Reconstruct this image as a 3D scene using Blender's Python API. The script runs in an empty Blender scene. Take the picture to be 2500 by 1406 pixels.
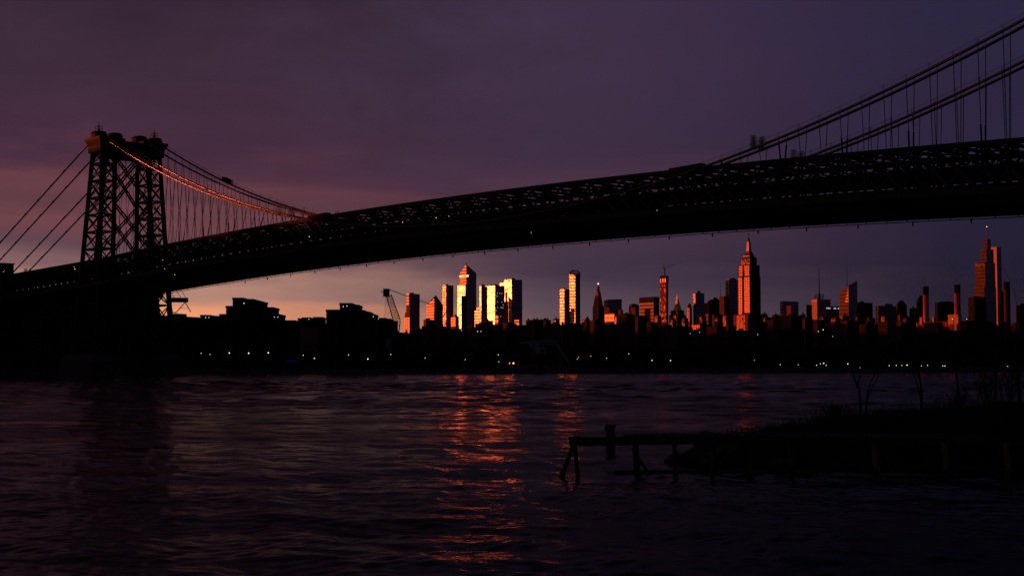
import bpy, math, random
import numpy as np
from mathutils import Vector, Matrix
R = math.radians
random.seed(7)
rng = np.random.default_rng(11)
SC = bpy.context.scene
COL = SC.collection

# ------------------------------------------------------------------ camera
F = 3450.0                      # focal length in pixels of a 2500 wide frame (about a 50 mm lens)
HC = 4.0                        # eye height above the river
PITCH = math.atan((896.0 - 703.0) / F)
cam_d = bpy.data.cameras.new('camera')
cam_d.sensor_width = 36.0
cam_d.lens = 36.0 * F / 2500.0
cam_d.clip_start = 0.3
cam_d.clip_end = 40000.0
cam = bpy.data.objects.new('camera', cam_d)
COL.objects.link(cam)
cam.location = (0, 0, HC)
cam.rotation_euler = (math.pi / 2 + PITCH, 0, 0)
SC.camera = cam

# ------------------------------------------------------------------ light
SUN_AZ = R(-69.0)               # left of the view axis, slightly ahead
SUN_EL = R(1.6)
SUN = Vector((math.sin(SUN_AZ) * math.cos(SUN_EL), math.cos(SUN_AZ) * math.cos(SUN_EL), math.sin(SUN_EL)))
sd = bpy.data.lights.new('sun', 'SUN')
sd.energy = 2.2
sd.angle = R(0.6)
sd.color = (1.0, 0.125, 0.03)
so = bpy.data.objects.new('sun', sd)
so.rotation_euler = (-SUN).to_track_quat('-Z', 'Y').to_euler()
COL.objects.link(so)

SC.view_settings.view_transform = 'Standard'
SC.view_settings.look = 'None'
SC.view_settings.exposure = 0.0
SC.view_settings.gamma = 1.0
SC.view_settings.use_curve_mapping = False
SC.cycles.use_denoising = True
SC.cycles.max_bounces = 5
SC.cycles.glossy_bounces = 4
SC.cycles.diffuse_bounces = 2
SC.cycles.sample_clamp_indirect = 12.0


def lin(c):
    return tuple(((v / 255) / 12.92 if v / 255 <= 0.04045 else ((v / 255 + 0.055) / 1.055) ** 2.4) for v in c)


class NT:
    """small node helper"""
    def __init__(s, tree):
        s.t = tree

    def n(s, typ, **kw):
        nd = s.t.nodes.new(typ)
        for k, v in kw.items():
            if k.startswith('i_'):
                nd.inputs[k[2:]].default_value = v
            elif k.startswith('x'):
                nd.inputs[int(k[1:])].default_value = v
            else:
                setattr(nd, k, v)
        return nd

    def l(s, a, b):
        s.t.links.new(a, b)

    def m(s, op, a, b=None, c=None):
        nd = s.n('ShaderNodeMath', operation=op)
        for i, v in enumerate((a, b, c)):
            if v is None:
                continue
            if isinstance(v, (int, float)):
                nd.inputs[i].default_value = v
            else:
                s.l(v, nd.inputs[i])
        return nd.outputs[0]

    def ramp(s, fac, stops, interp='LINEAR'):
        nd = s.n('ShaderNodeValToRGB')
        cr = nd.color_ramp
        cr.interpolation = interp
        while len(cr.elements) < len(stops):
            cr.elements.new(0.5)
        for e, (p, c) in zip(cr.elements, stops):
            e.position = p
            e.color = (*c, 1)
        s.l(fac, nd.inputs[0])
        return nd.outputs[0]

    def mix(s, fac, a, b, typ='MIX'):
        nd = s.n('ShaderNodeMix', data_type='RGBA', blend_type=typ)
        if isinstance(fac, (int, float)):
            nd.inputs[0].default_value = fac
        else:
            s.l(fac, nd.inputs[0])
        for i, v in ((6, a), (7, b)):
            if isinstance(v, tuple):
                nd.inputs[i].default_value = (*v, 1)
            else:
                s.l(v, nd.inputs[i])
        return nd.outputs[2]

    def maprange(s, v, a, b, c=0.0, d=1.0, smooth=True):
        nd = s.n('ShaderNodeMapRange', interpolation_type='SMOOTHSTEP' if smooth else 'LINEAR')
        s.l(v, nd.inputs[0])
        for i, x in enumerate((a, b, c, d)):
            nd.inputs[i + 1].default_value = x
        return nd.outputs[0]


# ------------------------------------------------------------------ sky (world)
W = bpy.data.worlds.new('World')
SC.world = W
W.use_nodes = True
W.node_tree.nodes.clear()
w = NT(W.node_tree)
tc = w.n('ShaderNodeTexCoord')
nrm = w.n('ShaderNodeVectorMath', operation='NORMALIZE')
w.l(tc.outputs['Generated'], nrm.inputs[0])
sep = w.n('ShaderNodeSeparateXYZ')
w.l(nrm.outputs[0], sep.inputs[0])
elev = w.m('MULTIPLY', w.m('ARCSINE', sep.outputs[2]), 180 / math.pi)
flat = w.n('ShaderNodeVectorMath', operation='MULTIPLY')
w.l(nrm.outputs[0], flat.inputs[0])
flat.inputs[1].default_value = (1, 1, 0)
fl2 = w.n('ShaderNodeVectorMath', operation='NORMALIZE')
w.l(flat.outputs[0], fl2.inputs[0])
dot = w.n('ShaderNodeVectorMath', operation='DOT_PRODUCT')
w.l(fl2.outputs[0], dot.inputs[0])
dot.inputs[1].default_value = (math.sin(SUN_AZ), math.cos(SUN_AZ), 0)
azd = w.m('MULTIPLY', w.m('ARCCOSINE', w.m('MINIMUM', w.m('MAXIMUM', dot.outputs['Value'], -1.0), 1.0)), 180 / math.pi)
# streaky cloud noise: long in azimuth, thin in elevation
cv = w.n('ShaderNodeCombineXYZ')
w.l(w.m('MULTIPLY', azd, 0.085), cv.inputs[0])
w.l(w.m('ADD', w.m('MULTIPLY', elev, 0.62), w.m('MULTIPLY', azd, 0.012)), cv.inputs[1])
nz = w.n('ShaderNodeTexNoise', i_Scale=1.0, i_Detail=5.0, i_Roughness=0.52, i_Distortion=0.35)
w.l(cv.outputs[0], nz.inputs['Vector'])
cv2 = w.n('ShaderNodeCombineXYZ')
w.l(w.m('MULTIPLY', azd, 0.16), cv2.inputs[0])
w.l(w.m('MULTIPLY', elev, 0.33), cv2.inputs[1])
cv2.inputs[2].default_value = 4.3
nz2 = w.n('ShaderNodeTexNoise', i_Scale=1.0, i_Detail=7.0, i_Roughness=0.64, i_Distortion=0.3)
w.l(cv2.outputs[0], nz2.inputs['Vector'])
nA = w.m('SUBTRACT', nz.outputs[0], 0.5)
nB = w.m('SUBTRACT', nz2.outputs[0], 0.5)
amp = w.maprange(elev, 0.5, 9.0, 0.5, 4.6, False)
e2 = w.m('ADD', elev, w.m('MULTIPLY', nA, amp))
fac = w.m('DIVIDE', e2, 40.0)
az2 = w.m('ADD', azd, w.m('MULTIPLY', nB, 14.0))


def stops(lst):
    return [(e / 40.0, lin(c)) for e, c in lst]


rampL = w.ramp(fac, stops([(0, (255, 176, 104)), (1.6, (253, 168, 112)), (2.3, (240, 158, 116)), (2.7, (184, 136, 120)), (3.3, (190, 140, 122)),
                           (3.9, (140, 102, 104)), (4.7, (100, 72, 84)), (5.6, (114, 69, 76)), (6.3, (96, 60, 70)), (7.0, (106, 63, 73)), (7.7, (86, 52, 67)), (8.8, (72, 46, 65)), (11.5, (62, 43, 61)), (15, (57, 39, 55)), (30, (44, 31, 46)), (39.9, (36, 28, 44))]))
rampC = w.ramp(fac, stops([(0, (112, 86, 90)), (1.6, (100, 80, 88)), (2.7, (94, 76, 88)), (3.3, (82, 65, 80)), (3.9, (68, 54, 72)), (5.0, (76, 56, 74)),
                           (6.6, (82, 53, 73)), (8.6, (64, 47, 69)), (12, (67, 50, 74)), (15, (65, 49, 73)), (30, (42, 35, 56)), (39.9, (35, 31, 52))]))
rampR = w.ramp(fac, stops([(0, (46, 40, 54)), (2.2, (42, 36, 53)), (3.0, (36, 31, 50)), (5, (38, 33, 55)), (8.5, (44, 37, 62)), (12, (45, 38, 65)), (15, (45, 38, 66)), (30, (36, 34, 60)), (39.9, (30, 30, 54))]))
cLC = w.mix(w.maprange(az2, 56, 72), rampL, rampC)
cAll = w.mix(w.maprange(az2, 69, 89), cLC, rampR)
bright = w.m('ADD', 1.0, w.m('MULTIPLY', nB, 0.58))
mulc = w.n('ShaderNodeVectorMath', operation='SCALE')
w.l(cAll, mulc.inputs[0])
w.l(bright, mulc.inputs['Scale'])
sky = w.n('ShaderNodeTexSky', sky_type='NISHITA', sun_disc=False, sun_elevation=SUN_EL, sun_rotation=SUN_AZ % (2 * math.pi), air_density=2.0, dust_density=3.0, ozone_density=3.0)
bg1 = w.n('ShaderNodeBackground')
bg1.inputs[1].default_value = 0.05      # clear evening air seen faintly between the clouds
w.l(sky.outputs[0], bg1.inputs[0])
bg2 = w.n('ShaderNodeBackground')
bg2.inputs[1].default_value = 1.0
w.l(mulc.outputs[0], bg2.inputs[0])
mx = w.n('ShaderNodeMixShader')
mx.inputs[0].default_value = 0.92       # cloud cover
w.l(bg1.outputs[0], mx.inputs[1])
w.l(bg2.outputs[0], mx.inputs[2])
wo = w.n('ShaderNodeOutputWorld')
w.l(mx.outputs[0], wo.inputs[0])

# ------------------------------------------------------------------ materials
MAT = {}


def mat(name, col, rough=0.7, metal=0.0, spec=0.4, var=0.25, scale=0.2, bump=0.0, bscale=1.0, stripes=None, bstretch=(1, 1, 1)):
    """painted / stone / glass surface with soft colour variation, optional bump and horizontal floor lines"""
    m = bpy.data.materials.new(name)
    m.use_nodes = True
    t = NT(m.node_tree)
    b = m.node_tree.nodes['Principled BSDF']
    g = t.n('ShaderNodeNewGeometry')
    n = t.n('ShaderNodeTexNoise', i_Scale=scale, i_Detail=4.0)
    t.l(g.outputs['Position'], n.inputs['Vector'])
    c = t.mix(n.outputs[0], tuple(v * (1 - var) for v in col), tuple(min(1, v * (1 + var)) for v in col))
    rgh = None
    if stripes:
        pitch, duty, dark = stripes
        sp = t.n('ShaderNodeSeparateXYZ')
        t.l(g.outputs['Position'], sp.inputs[0])
        k = t.m('FRACT', t.m('DIVIDE', sp.outputs[2], pitch))
        f = t.m('LESS_THAN', k, duty)
        c = t.mix(f, c, tuple(v * dark for v in col))
        rgh = t.m('ADD', rough, t.m('MULTIPLY', f, 0.25))
    t.l(c, b.inputs['Base Color'])
    b.inputs['Metallic'].default_value = metal
    if rgh is not None:
        t.l(rgh, b.inputs['Roughness'])
    else:
        b.inputs['Roughness'].default_value = rough
    b.inputs['Specular IOR Level'].default_value = spec
    if bump:
        mp = t.n('ShaderNodeMapping')
        mp.inputs['Scale'].default_value = bstretch
        t.l(g.outputs['Position'], mp.inputs['Vector'])
        n2 = t.n('ShaderNodeTexNoise', i_Scale=bscale, i_Detail=3.0)
        t.l(mp.outputs[0], n2.inputs['Vector'])
        bp = t.n('ShaderNodeBump', i_Strength=1.0, i_Distance=bump)
        t.l(n2.outputs[0], bp.inputs['Height'])
        t.l(bp.outputs[0], b.inputs['Normal'])
    MAT[name] = m
    return m


def emit(name, col, strength):
    m = bpy.data.materials.new(name)
    m.use_nodes = True
    b = m.node_tree.nodes['Principled BSDF']
    b.inputs['Base Color'].default_value = (0.8, 0.8, 0.8, 1)
    b.inputs['Emission Color'].default_value = (*col, 1)
    b.inputs['Emission Strength'].default_value = strength
    MAT[name] = m
    return m


mat('steel', (0.012, 0.011, 0.012), 0.6, 0.0, 0.12, 0.35, 0.35)
mat('steel_dark', (0.007, 0.007, 0.007), 0.7, 0.0, 0.08, 0.35, 0.35)
mat('cable', (0.10, 0.08, 0.07), 0.22, 1.0, 0.5, 0.15, 0.5)
mat('rope', (0.05, 0.047, 0.05), 0.6, 0.0, 0.3, 0.1, 0.5)
mat('deck', (0.02, 0.02, 0.02), 0.9, 0.0, 0.1, 0.3, 0.4)
mat('masonry', (0.05, 0.045, 0.042), 0.9, 0.0, 0.15, 0.4, 0.5, 0.1, 0.8)
mat('mesh_wire', (0.05, 0.05, 0.055), 0.5, 0.3, 0.3, 0.1, 0.5)
mat('copper_plain', (0.045, 0.027, 0.022), 0.5, 0.9, 0.5, 0.2, 0.03, 0.3, 0.03, (13.0, 0.2, 0.82))
mat('orange_plain', (0.19, 0.12, 0.09), 0.41, 1.0, 0.5, 0.15, 0.02, 0.3, 0.03)
mat('terracotta', (0.42, 0.12, 0.07), 0.75, 0.0, 0.3, 0.15, 0.06)
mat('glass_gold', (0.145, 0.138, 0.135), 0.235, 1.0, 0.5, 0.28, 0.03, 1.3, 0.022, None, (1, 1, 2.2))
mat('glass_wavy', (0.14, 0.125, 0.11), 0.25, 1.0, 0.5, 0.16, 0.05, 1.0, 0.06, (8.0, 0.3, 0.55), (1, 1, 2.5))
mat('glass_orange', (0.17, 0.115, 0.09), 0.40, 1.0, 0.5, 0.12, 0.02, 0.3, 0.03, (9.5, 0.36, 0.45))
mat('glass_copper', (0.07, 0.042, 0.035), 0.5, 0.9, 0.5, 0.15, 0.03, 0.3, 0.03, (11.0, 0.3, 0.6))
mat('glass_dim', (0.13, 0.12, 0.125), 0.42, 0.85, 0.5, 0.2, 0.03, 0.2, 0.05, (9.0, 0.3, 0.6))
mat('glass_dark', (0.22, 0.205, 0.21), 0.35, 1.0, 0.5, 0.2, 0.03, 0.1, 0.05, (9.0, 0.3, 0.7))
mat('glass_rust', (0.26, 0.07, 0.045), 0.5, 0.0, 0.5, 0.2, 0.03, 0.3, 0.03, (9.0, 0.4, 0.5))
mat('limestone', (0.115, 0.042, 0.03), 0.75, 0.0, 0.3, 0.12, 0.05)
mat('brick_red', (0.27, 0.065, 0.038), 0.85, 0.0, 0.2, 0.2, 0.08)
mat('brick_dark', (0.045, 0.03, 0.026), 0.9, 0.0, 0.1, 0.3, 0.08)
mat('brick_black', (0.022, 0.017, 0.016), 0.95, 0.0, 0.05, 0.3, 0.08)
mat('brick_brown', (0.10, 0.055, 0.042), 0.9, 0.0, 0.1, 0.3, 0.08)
mat('concrete', (0.2, 0.18, 0.17), 0.85, 0.0, 0.2, 0.2, 0.08)
mat('roof_tar', (0.03, 0.03, 0.03), 0.95, 0.0, 0.1, 0.2, 0.2)
mat('gilded', (0.55, 0.48, 0.09), 0.45, 0.6, 0.5, 0.1, 0.1)
mat('pane', (0.155, 0.095, 0.075), 0.32, 1.0, 0.5, 0.3, 0.09)
mat('pane_dull', (0.2, 0.15, 0.13), 0.42, 0.9, 0.5, 0.4, 0.09)
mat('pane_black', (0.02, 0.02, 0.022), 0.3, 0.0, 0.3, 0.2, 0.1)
mat('white_paint', (0.2, 0.19, 0.18), 0.6, 0.0, 0.3, 0.1, 0.2)
mat('tarp_blue', (0.03, 0.06, 0.35), 0.7, 0.0, 0.3, 0.2, 0.3)
mat('wood_wet', (0.028, 0.022, 0.018), 0.75, 0.0, 0.25, 0.4, 2.0, 0.02, 6.0)
mat('wood_sunlit', (0.13, 0.075, 0.045), 0.85, 0.0, 0.2, 0.4, 3.0)  # brightened copy of the pile wood, standing in for sun on it
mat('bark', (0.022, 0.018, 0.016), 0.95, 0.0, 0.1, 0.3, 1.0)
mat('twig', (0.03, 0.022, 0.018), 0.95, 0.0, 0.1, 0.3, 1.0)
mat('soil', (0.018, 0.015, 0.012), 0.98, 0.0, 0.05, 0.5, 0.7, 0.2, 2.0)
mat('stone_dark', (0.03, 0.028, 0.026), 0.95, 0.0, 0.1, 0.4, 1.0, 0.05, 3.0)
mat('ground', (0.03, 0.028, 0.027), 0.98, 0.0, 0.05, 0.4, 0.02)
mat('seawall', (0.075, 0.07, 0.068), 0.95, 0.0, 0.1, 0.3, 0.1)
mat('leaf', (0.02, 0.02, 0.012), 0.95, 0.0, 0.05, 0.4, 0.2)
mat('car_paint', (0.05, 0.05, 0.055), 0.35, 0.2, 0.5, 0.1, 0.5)
mat('red_sign', (0.5, 0.02, 0.02), 0.5, 0.0, 0.3, 0.1, 0.5)
mat('chimney_brick', (0.48, 0.14, 0.08), 0.4, 0.0, 0.7, 0.2, 0.2)
emit('lamp_white', (1.0, 0.84, 0.62), 1.8)
emit('lamp_warm', (1.0, 0.60, 0.28), 3.0)
emit('lamp_red', (1.0, 0.1, 0.03), 5.0)
emit('lamp_orange', (1.0, 0.35, 0.10), 4.0)
emit('window_lit', (1.0, 0.8, 0.6), 0.9)
emit('sign_lit', (0.85, 0.95, 1.0), 0.6)


RIP_LO, RIP_HI = 0.3, 0.8            # ripple steepness in calm and gusty patches


def water_material():
    m = bpy.data.materials.new('river_water')
    m.use_nodes = True
    t = NT(m.node_tree)
    b = m.node_tree.nodes['Principled BSDF']
    b.inputs['Base Color'].default_value = (0.006, 0.006, 0.008, 1)
    b.inputs['IOR'].default_value = 1.14
    b.inputs['Specular IOR Level'].default_value = 0.5
    g = t.n('ShaderNodeNewGeometry')
    mp = t.n('ShaderNodeMapping')
    mp.inputs['Scale'].default_value = (0.5, 1.0, 1.0)
    t.l(g.outputs['Position'], mp.inputs['Vector'])
    gn = t.n('ShaderNodeTexNoise', i_Scale=0.045, i_Detail=2.0)
    t.l(mp.outputs[0], gn.inputs['Vector'])
    gust = t.maprange(gn.outputs[0], 0.36, 0.66, RIP_LO, RIP_HI)
    t.l(t.maprange(gn.outputs[0], 0.36, 0.66, 0.135, 0.215), b.inputs['Roughness'])
    acc = g.outputs['Normal']
    for sc_, am in ((5.0, 0.16), (1.6, 0.22), (0.4, 0.16)):
        nn = t.n('ShaderNodeTexNoise', i_Scale=sc_, i_Detail=2.0, i_Roughness=0.5)
        t.l(mp.outputs[0], nn.inputs['Vector'])
        s1 = t.n('ShaderNodeVectorMath', operation='SUBTRACT')
        t.l(nn.outputs['Color'], s1.inputs[0])
        s1.inputs[1].default_value = (0.5, 0.5, 0.5)
        s2 = t.n('ShaderNodeVectorMath', operation='MULTIPLY')
        t.l(s1.outputs[0], s2.inputs[0])
        s2.inputs[1].default_value = (0.75, 1.0, 0.0)
        s3 = t.n('ShaderNodeVectorMath', operation='SCALE')
        t.l(s2.outputs[0], s3.inputs[0])
        t.l(t.m('MULTIPLY', gust, am), s3.inputs['Scale'])
        ad = t.n('ShaderNodeVectorMath', operation='ADD')
        t.l(acc, ad.inputs[0])
        t.l(s3.outputs[0], ad.inputs[1])
        acc = ad.outputs[0]
    no = t.n('ShaderNodeVectorMath', operation='NORMALIZE')
    t.l(acc, no.inputs[0])
    t.l(no.outputs[0], b.inputs['Normal'])
    dull_share = t.n('ShaderNodeBsdfDiffuse')      # dark diffuse share mixed in to dim the river's reflections
    dull_share.inputs[0].default_value = (0.012, 0.009, 0.010, 1)
    mxs = t.n('ShaderNodeMixShader')
    t.l(t.maprange(gn.outputs[0], 0.36, 0.66, 0.44, 0.57), mxs.inputs[0])
    t.l(b.outputs[0], mxs.inputs[1])
    t.l(dull_share.outputs[0], mxs.inputs[2])
    t.l(mxs.outputs[0], m.node_tree.nodes['Material Output'].inputs[0])
    return m


MAT['water'] = water_material()

# ------------------------------------------------------------------ geometry helpers
CP, SP = math.cos(PITCH), math.sin(PITCH)


def pt(px, py, Y):
    """the place at ground distance Y that the photograph shows at (px, py)"""
    dx = (px - 1250.0) / F
    v = (703.0 - py) / F
    dy = CP - v * SP
    dz = SP + v * CP
    k = Y / dy
    return Vector((dx * k, Y, HC + dz * k))


def xat(px, Y):
    return pt(px, 820, Y).x


def zat(py, Y):
    return pt(1250, py, Y).z


class MB:
    def __init__(s):
        s.v, s.f, s.mi = [], [], []

    def add(s, vs, fs, m=0):
        o = len(s.v)
        s.v += [tuple(p) for p in vs]
        s.f += [tuple(i + o for i in q) for q in fs]
        s.mi += [m] * len(fs)

    def box(s, x0, x1, y0, y1, z0, z1, m=0):
        vs = [(x, y, z) for z in (z0, z1) for y in (y0, y1) for x in (x0, x1)]
        s.add(vs, [(0, 2, 3, 1), (4, 5, 7, 6), (0, 1, 5, 4), (2, 6, 7, 3), (0, 4, 6, 2), (1, 3, 7, 5)], m)

    def prism(s, pts, z0, z1, m=0, top=None):
        """pts: counter-clockwise xy list; z1 a number or a list of heights; top: xy list of the top ring"""
        n = len(pts)
        zt = z1 if isinstance(z1, (list, tuple)) else [z1] * n
        tp = top or pts
        vs = [(p[0], p[1], z0) for p in pts] + [(p[0], p[1], z) for p, z in zip(tp, zt)]
        fs = [(i, (i + 1) % n, n + (i + 1) % n, n + i) for i in range(n)]
        fs += [tuple(range(n, 2 * n)), tuple(reversed(range(n)))]
        s.add(vs, fs, m)

    def beam(s, a, b, w_, h_, m=0):
        a, b = Vector(a), Vector(b)
        d = (b - a).normalized()
        up = Vector((0, 0, 1)) if abs(d.z) < 0.93 else Vector((SIN, -COS, 0))
        r = d.cross(up).normalized() * (w_ / 2)
        u = r.cross(d).normalized() * (h_ / 2)
        vs = [p + i * r + j * u for p in (a, b) for i, j in ((-1, -1), (1, -1), (1, 1), (-1, 1))]
        s.add(vs, [(0, 1, 5, 4), (1, 2, 6, 5), (2, 3, 7, 6), (3, 0, 4, 7), (3, 2, 1, 0), (4, 5, 6, 7)], m)

    def tube(s, pts, rad, n=6, m=0, cap=True):
        pts = [Vector(p) for p in pts]
        k = len(pts)
        rr = rad if isinstance(rad, (list, tuple)) else [rad] * k
        o = len(s.v)
        ref = None
        for i, p in enumerate(pts):
            d = (pts[min(i + 1, k - 1)] - pts[max(i - 1, 0)]).normalized()
            if ref is None:
                ref = Vector((0, 0, 1)) if abs(d.z) < 0.9 else Vector((1, 0, 0))
            e = (ref - d * ref.dot(d)).normalized()
            ref = e
            g = d.cross(e)
            for j in range(n):
                t = 2 * math.pi * j / n
                s.v.append(tuple(p + (e * math.cos(t) + g * math.sin(t)) * rr[i]))
        for i in range(k - 1):
            for j in range(n):
                s.f.append((o + i * n + j, o + i * n + (j + 1) % n, o + (i + 1) * n + (j + 1) % n, o + (i + 1) * n + j))
                s.mi.append(m)
        if cap:
            s.f += [tuple(o + j for j in reversed(range(n))), tuple(o + (k - 1) * n + j for j in range(n))]
            s.mi += [m, m]

    def lathe(s, c, prof, n=10, m=0):
        o = len(s.v)
        for r, z in prof:
            for j in range(n):
                t = 2 * math.pi * j / n
                s.v.append((c[0] + r * math.cos(t), c[1] + r * math.sin(t), z))
        k = len(prof)
        for i in range(k - 1):
            for j in range(n):
                s.f.append((o + i * n + j, o + i * n + (j + 1) % n, o + (i + 1) * n + (j + 1) % n, o + (i + 1) * n + j))
                s.mi.append(m)
        s.f += [tuple(o + j for j in reversed(range(n))), tuple(o + (k - 1) * n + j for j in range(n))]
        s.mi += [m, m]

    def build(s, name, mats, parent=None, smooth=False, kind=None, loc=None):
        me = bpy.data.meshes.new(name)
        off = Vector(loc) if loc is not None else Vector((0, 0, 0))
        me.from_pydata([(p[0] - off.x, p[1] - off.y, p[2] - off.z) for p in s.v], [], s.f)
        if isinstance(mats, str):
            mats = [mats]
        for q in mats:
            me.materials.append(MAT[q])
        if len(mats) > 1:
            me.polygons.foreach_set('material_index', s.mi)
        if smooth:
            me.polygons.foreach_set('use_smooth', [True] * len(me.polygons))
        me.update()
        return link(name, me, parent, off, kind)


def link(name, me, parent=None, loc=(0, 0, 0), kind=None):
    o = bpy.data.objects.new(name, me)
    COL.objects.link(o)
    o.location = loc
    if parent is not None:
        o.parent = parent
        pl = parent
        off = Vector((0, 0, 0))
        while pl is not None:
            off += pl.location
            pl = pl.parent
        o.location = Vector(loc) - off
    if kind:
        o['kind'] = kind
    return o


def empty(name, loc):
    o = bpy.data.objects.new(name, None)
    COL.objects.link(o)
    o.location = loc
    o.empty_display_size = 1.0
    return o


def tag(o, label, cat, group=None):
    o['label'] = label
    o['category'] = cat
    o['kind'] = 'thing'
    if group:
        o['group'] = group
    return o


def struct(o):
    o['kind'] = 'structure'
    return o


SIN, COS = 0.694, 0.72

# ------------------------------------------------------------------ river
def wave_height(x, y, spacing):
    z = np.zeros_like(x)
    r2 = np.random.default_rng(5)
    for i in range(46):
        lam = 0.5 * (1.08 ** i) * r2.uniform(0.9, 1.1)
        ang = r2.normal(R(62), R(38))
        k = 2 * math.pi / lam
        a = 0.0125 * lam ** 0.75 * r2.uniform(0.6, 1.3)
        if lam > 9:
            a *= 0.55
        ph = r2.uniform(0, 6.283)
        fade = np.clip((lam / spacing - 0.8) / 2.0, 0, 1)
        if lam > 4:                         # mid-channel chop is steeper than the sheltered water by the bank
            fade = fade * (1 + 3.6 * np.clip((np.hypot(x, y) - 110) / 260, 0, 1))
        arg = k * (x * math.cos(ang) + y * math.sin(ang)) + ph
        z += fade * a * (np.sin(arg) + 0.22 * np.cos(2 * arg))
    r_ = np.hypot(x, y)
    return z * 0.40 * (1 - 0.42 * np.exp(-((r_ - 88) / 38) ** 2))   # a calmer slick lies off the bank


def river():
    A = np.concatenate([np.linspace(-85, -24, 50)[:-1], np.linspace(-24, 24, 620), np.linspace(24, 85, 50)[1:]])
    dep = np.concatenate([np.linspace(0.165, 1.0, 150)[:-1], np.linspace(1.0, 9.5, 600)[:-1], np.linspace(9.5, 40, 40)])
    rad = HC / np.tan(np.radians(dep))
    a = np.radians(A)
    RR, AA = np.meshgrid(rad, a, indexing='ij')
    x, y = RR * np.sin(AA), RR * np.cos(AA)
    sp = np.abs(np.gradient(rad))[:, None] * np.ones_like(AA)
    z = wave_height(x, y, np.maximum(sp, 0.05))
    n, mm = x.shape
    v = np.stack([x, y, z], -1).reshape(-1, 3)
    idx = np.arange(n * mm).reshape(n, mm)
    q = np.stack([idx[:-1, :-1], idx[:-1, 1:], idx[1:, 1:], idx[1:, :-1]], -1).reshape(-1, 4)[:, ::-1]
    me = bpy.data.meshes.new('river')
    me.vertices.add(len(v))
    me.vertices.foreach_set('co', v.astype(np.float32).ravel())
    me.loops.add(q.size)
    me.loops.foreach_set('vertex_index', q.astype(np.int32).ravel())
    me.polygons.add(len(q))
    me.polygons.foreach_set('loop_start', np.arange(0, q.size, 4, dtype=np.int32))
    me.polygons.foreach_set('use_smooth', np.ones(len(q), dtype=bool))
    me.materials.append(MAT['water'])
    me.update(calc_edges=True)
    me.validate()
    o = link('river', me)
    struct(o)
    if me.polygons[len(me.polygons) // 2].normal.z < 0:
        me.flip_normals()


river()

# ------------------------------------------------------------------ far bank
def shore(px):
    """ground distance of the far waterline"""
    return float(np.interp(px, [-9000, -2500, 0, 430, 1250, 2500, 4000], [360, 600, 690, 765, 850, 1060, 1300]))


def far_bank():
    pxs = list(range(-9000, -2400, 600)) + list(range(-2400, 4001, 200))
    front = [(xat(p, shore(p)) , shore(p)) for p in pxs]
    mb = MB()
    n = len(front)
    vs = [(x, y, -1.5) for x, y in front] + [(x, y, 2.6) for x, y in front] + [(x * 1.6, y + 700, 6.0) for x, y in front] + [(x * 12, 11000 + 0 * y, 12.0) for x, y in front]
    fs = []
    for r_ in range(3):
        for i in range(n - 1):
            fs.append((r_ * n + i, r_ * n + i + 1, (r_ + 1) * n + i + 1, (r_ + 1) * n + i))
    mb.add(vs, fs)
    struct(mb.build('ground', 'ground'))
    # promenade edge: cap stones on a concrete sea wall with a rail
    wl = MB()
    rl = MB()
    for i in range(n - 1):
        a, b = front[i], front[i + 1]
        wl.beam((a[0], a[1] - 0.4, 1.1), (b[0], b[1] - 0.4, 1.1), 0.8, 3.4)
    root = empty('sea_wall', (front[24][0], front[24][1], 0))
    wl.build('wall_face', 'seawall', root)
    for i in range(n - 1):
        a, b = Vector((front[i][0], front[i][1] + 1, 0)), Vector((front[i + 1][0], front[i + 1][1] + 1, 0))
        for z in (3.2, 3.8):
            rl.beam(a + Vector((0, 0, z)), b + Vector((0, 0, z)), 0.1, 0.1)
        k = int((b - a).length / 6)
        for j in range(k):
            p = a.lerp(b, j / k)
            rl.beam(p + Vector((0, 0, 2.5)), p + Vector((0, 0, 3.85)), 0.12, 0.12)
    rl.build('railing', 'steel', root)
    tag(root, 'long low concrete sea wall with railing along the far bank', 'sea wall')


far_bank()

# ------------------------------------------------------------------ suspension bridge
X0, Y0, TH = -181.7, 616.5, R(43.93)
SIN, COS = math.sin(TH), math.cos(TH)
SPAN = 487.7
TC = 13.6                                   # centre line of the deck, measured across the bridge


def B(s, t, z):
    return Vector((X0 + s * SIN + t * COS, Y0 - s * COS + t * SIN, z))


def ztop(s):
    if s < 0:
        return 50.9 + 0.030 * s
    return 57.9 - 7.0 * ((s - 248) / 248.0) ** 2


def zcab(s):
    return 49.2 + 57.2 * ((s - SPAN / 2) / (SPAN / 2)) ** 2


def pair(s):
    return 3.6 + 3.9 * ((min(s, 330) - 330) / 330.0) ** 2


CAB_T = [lambda s: 0.0, lambda s: pair(s), lambda s: 2 * TC - pair(s), lambda s: 2 * TC]
PANEL = 6.096
PH = 371.96 % PANEL                        # suspender phase along the span
bridge = empty('suspension_bridge', B(0, TC, 0))
tag(bridge, 'long dark steel suspension bridge with lattice tower crossing the river', 'bridge')
S_END, S_BEG = 446.0, -150.0


def nodes(a, b):
    k0 = math.ceil((a - PH) / PANEL)
    k1 = math.floor((b - PH) / PANEL)
    return [PH + PANEL * k for k in range(k0, k1 + 1)]


NODES = nodes(S_BEG, S_END)
NEAR_T, FAR_T = 1.8, 2 * TC - 1.8


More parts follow.
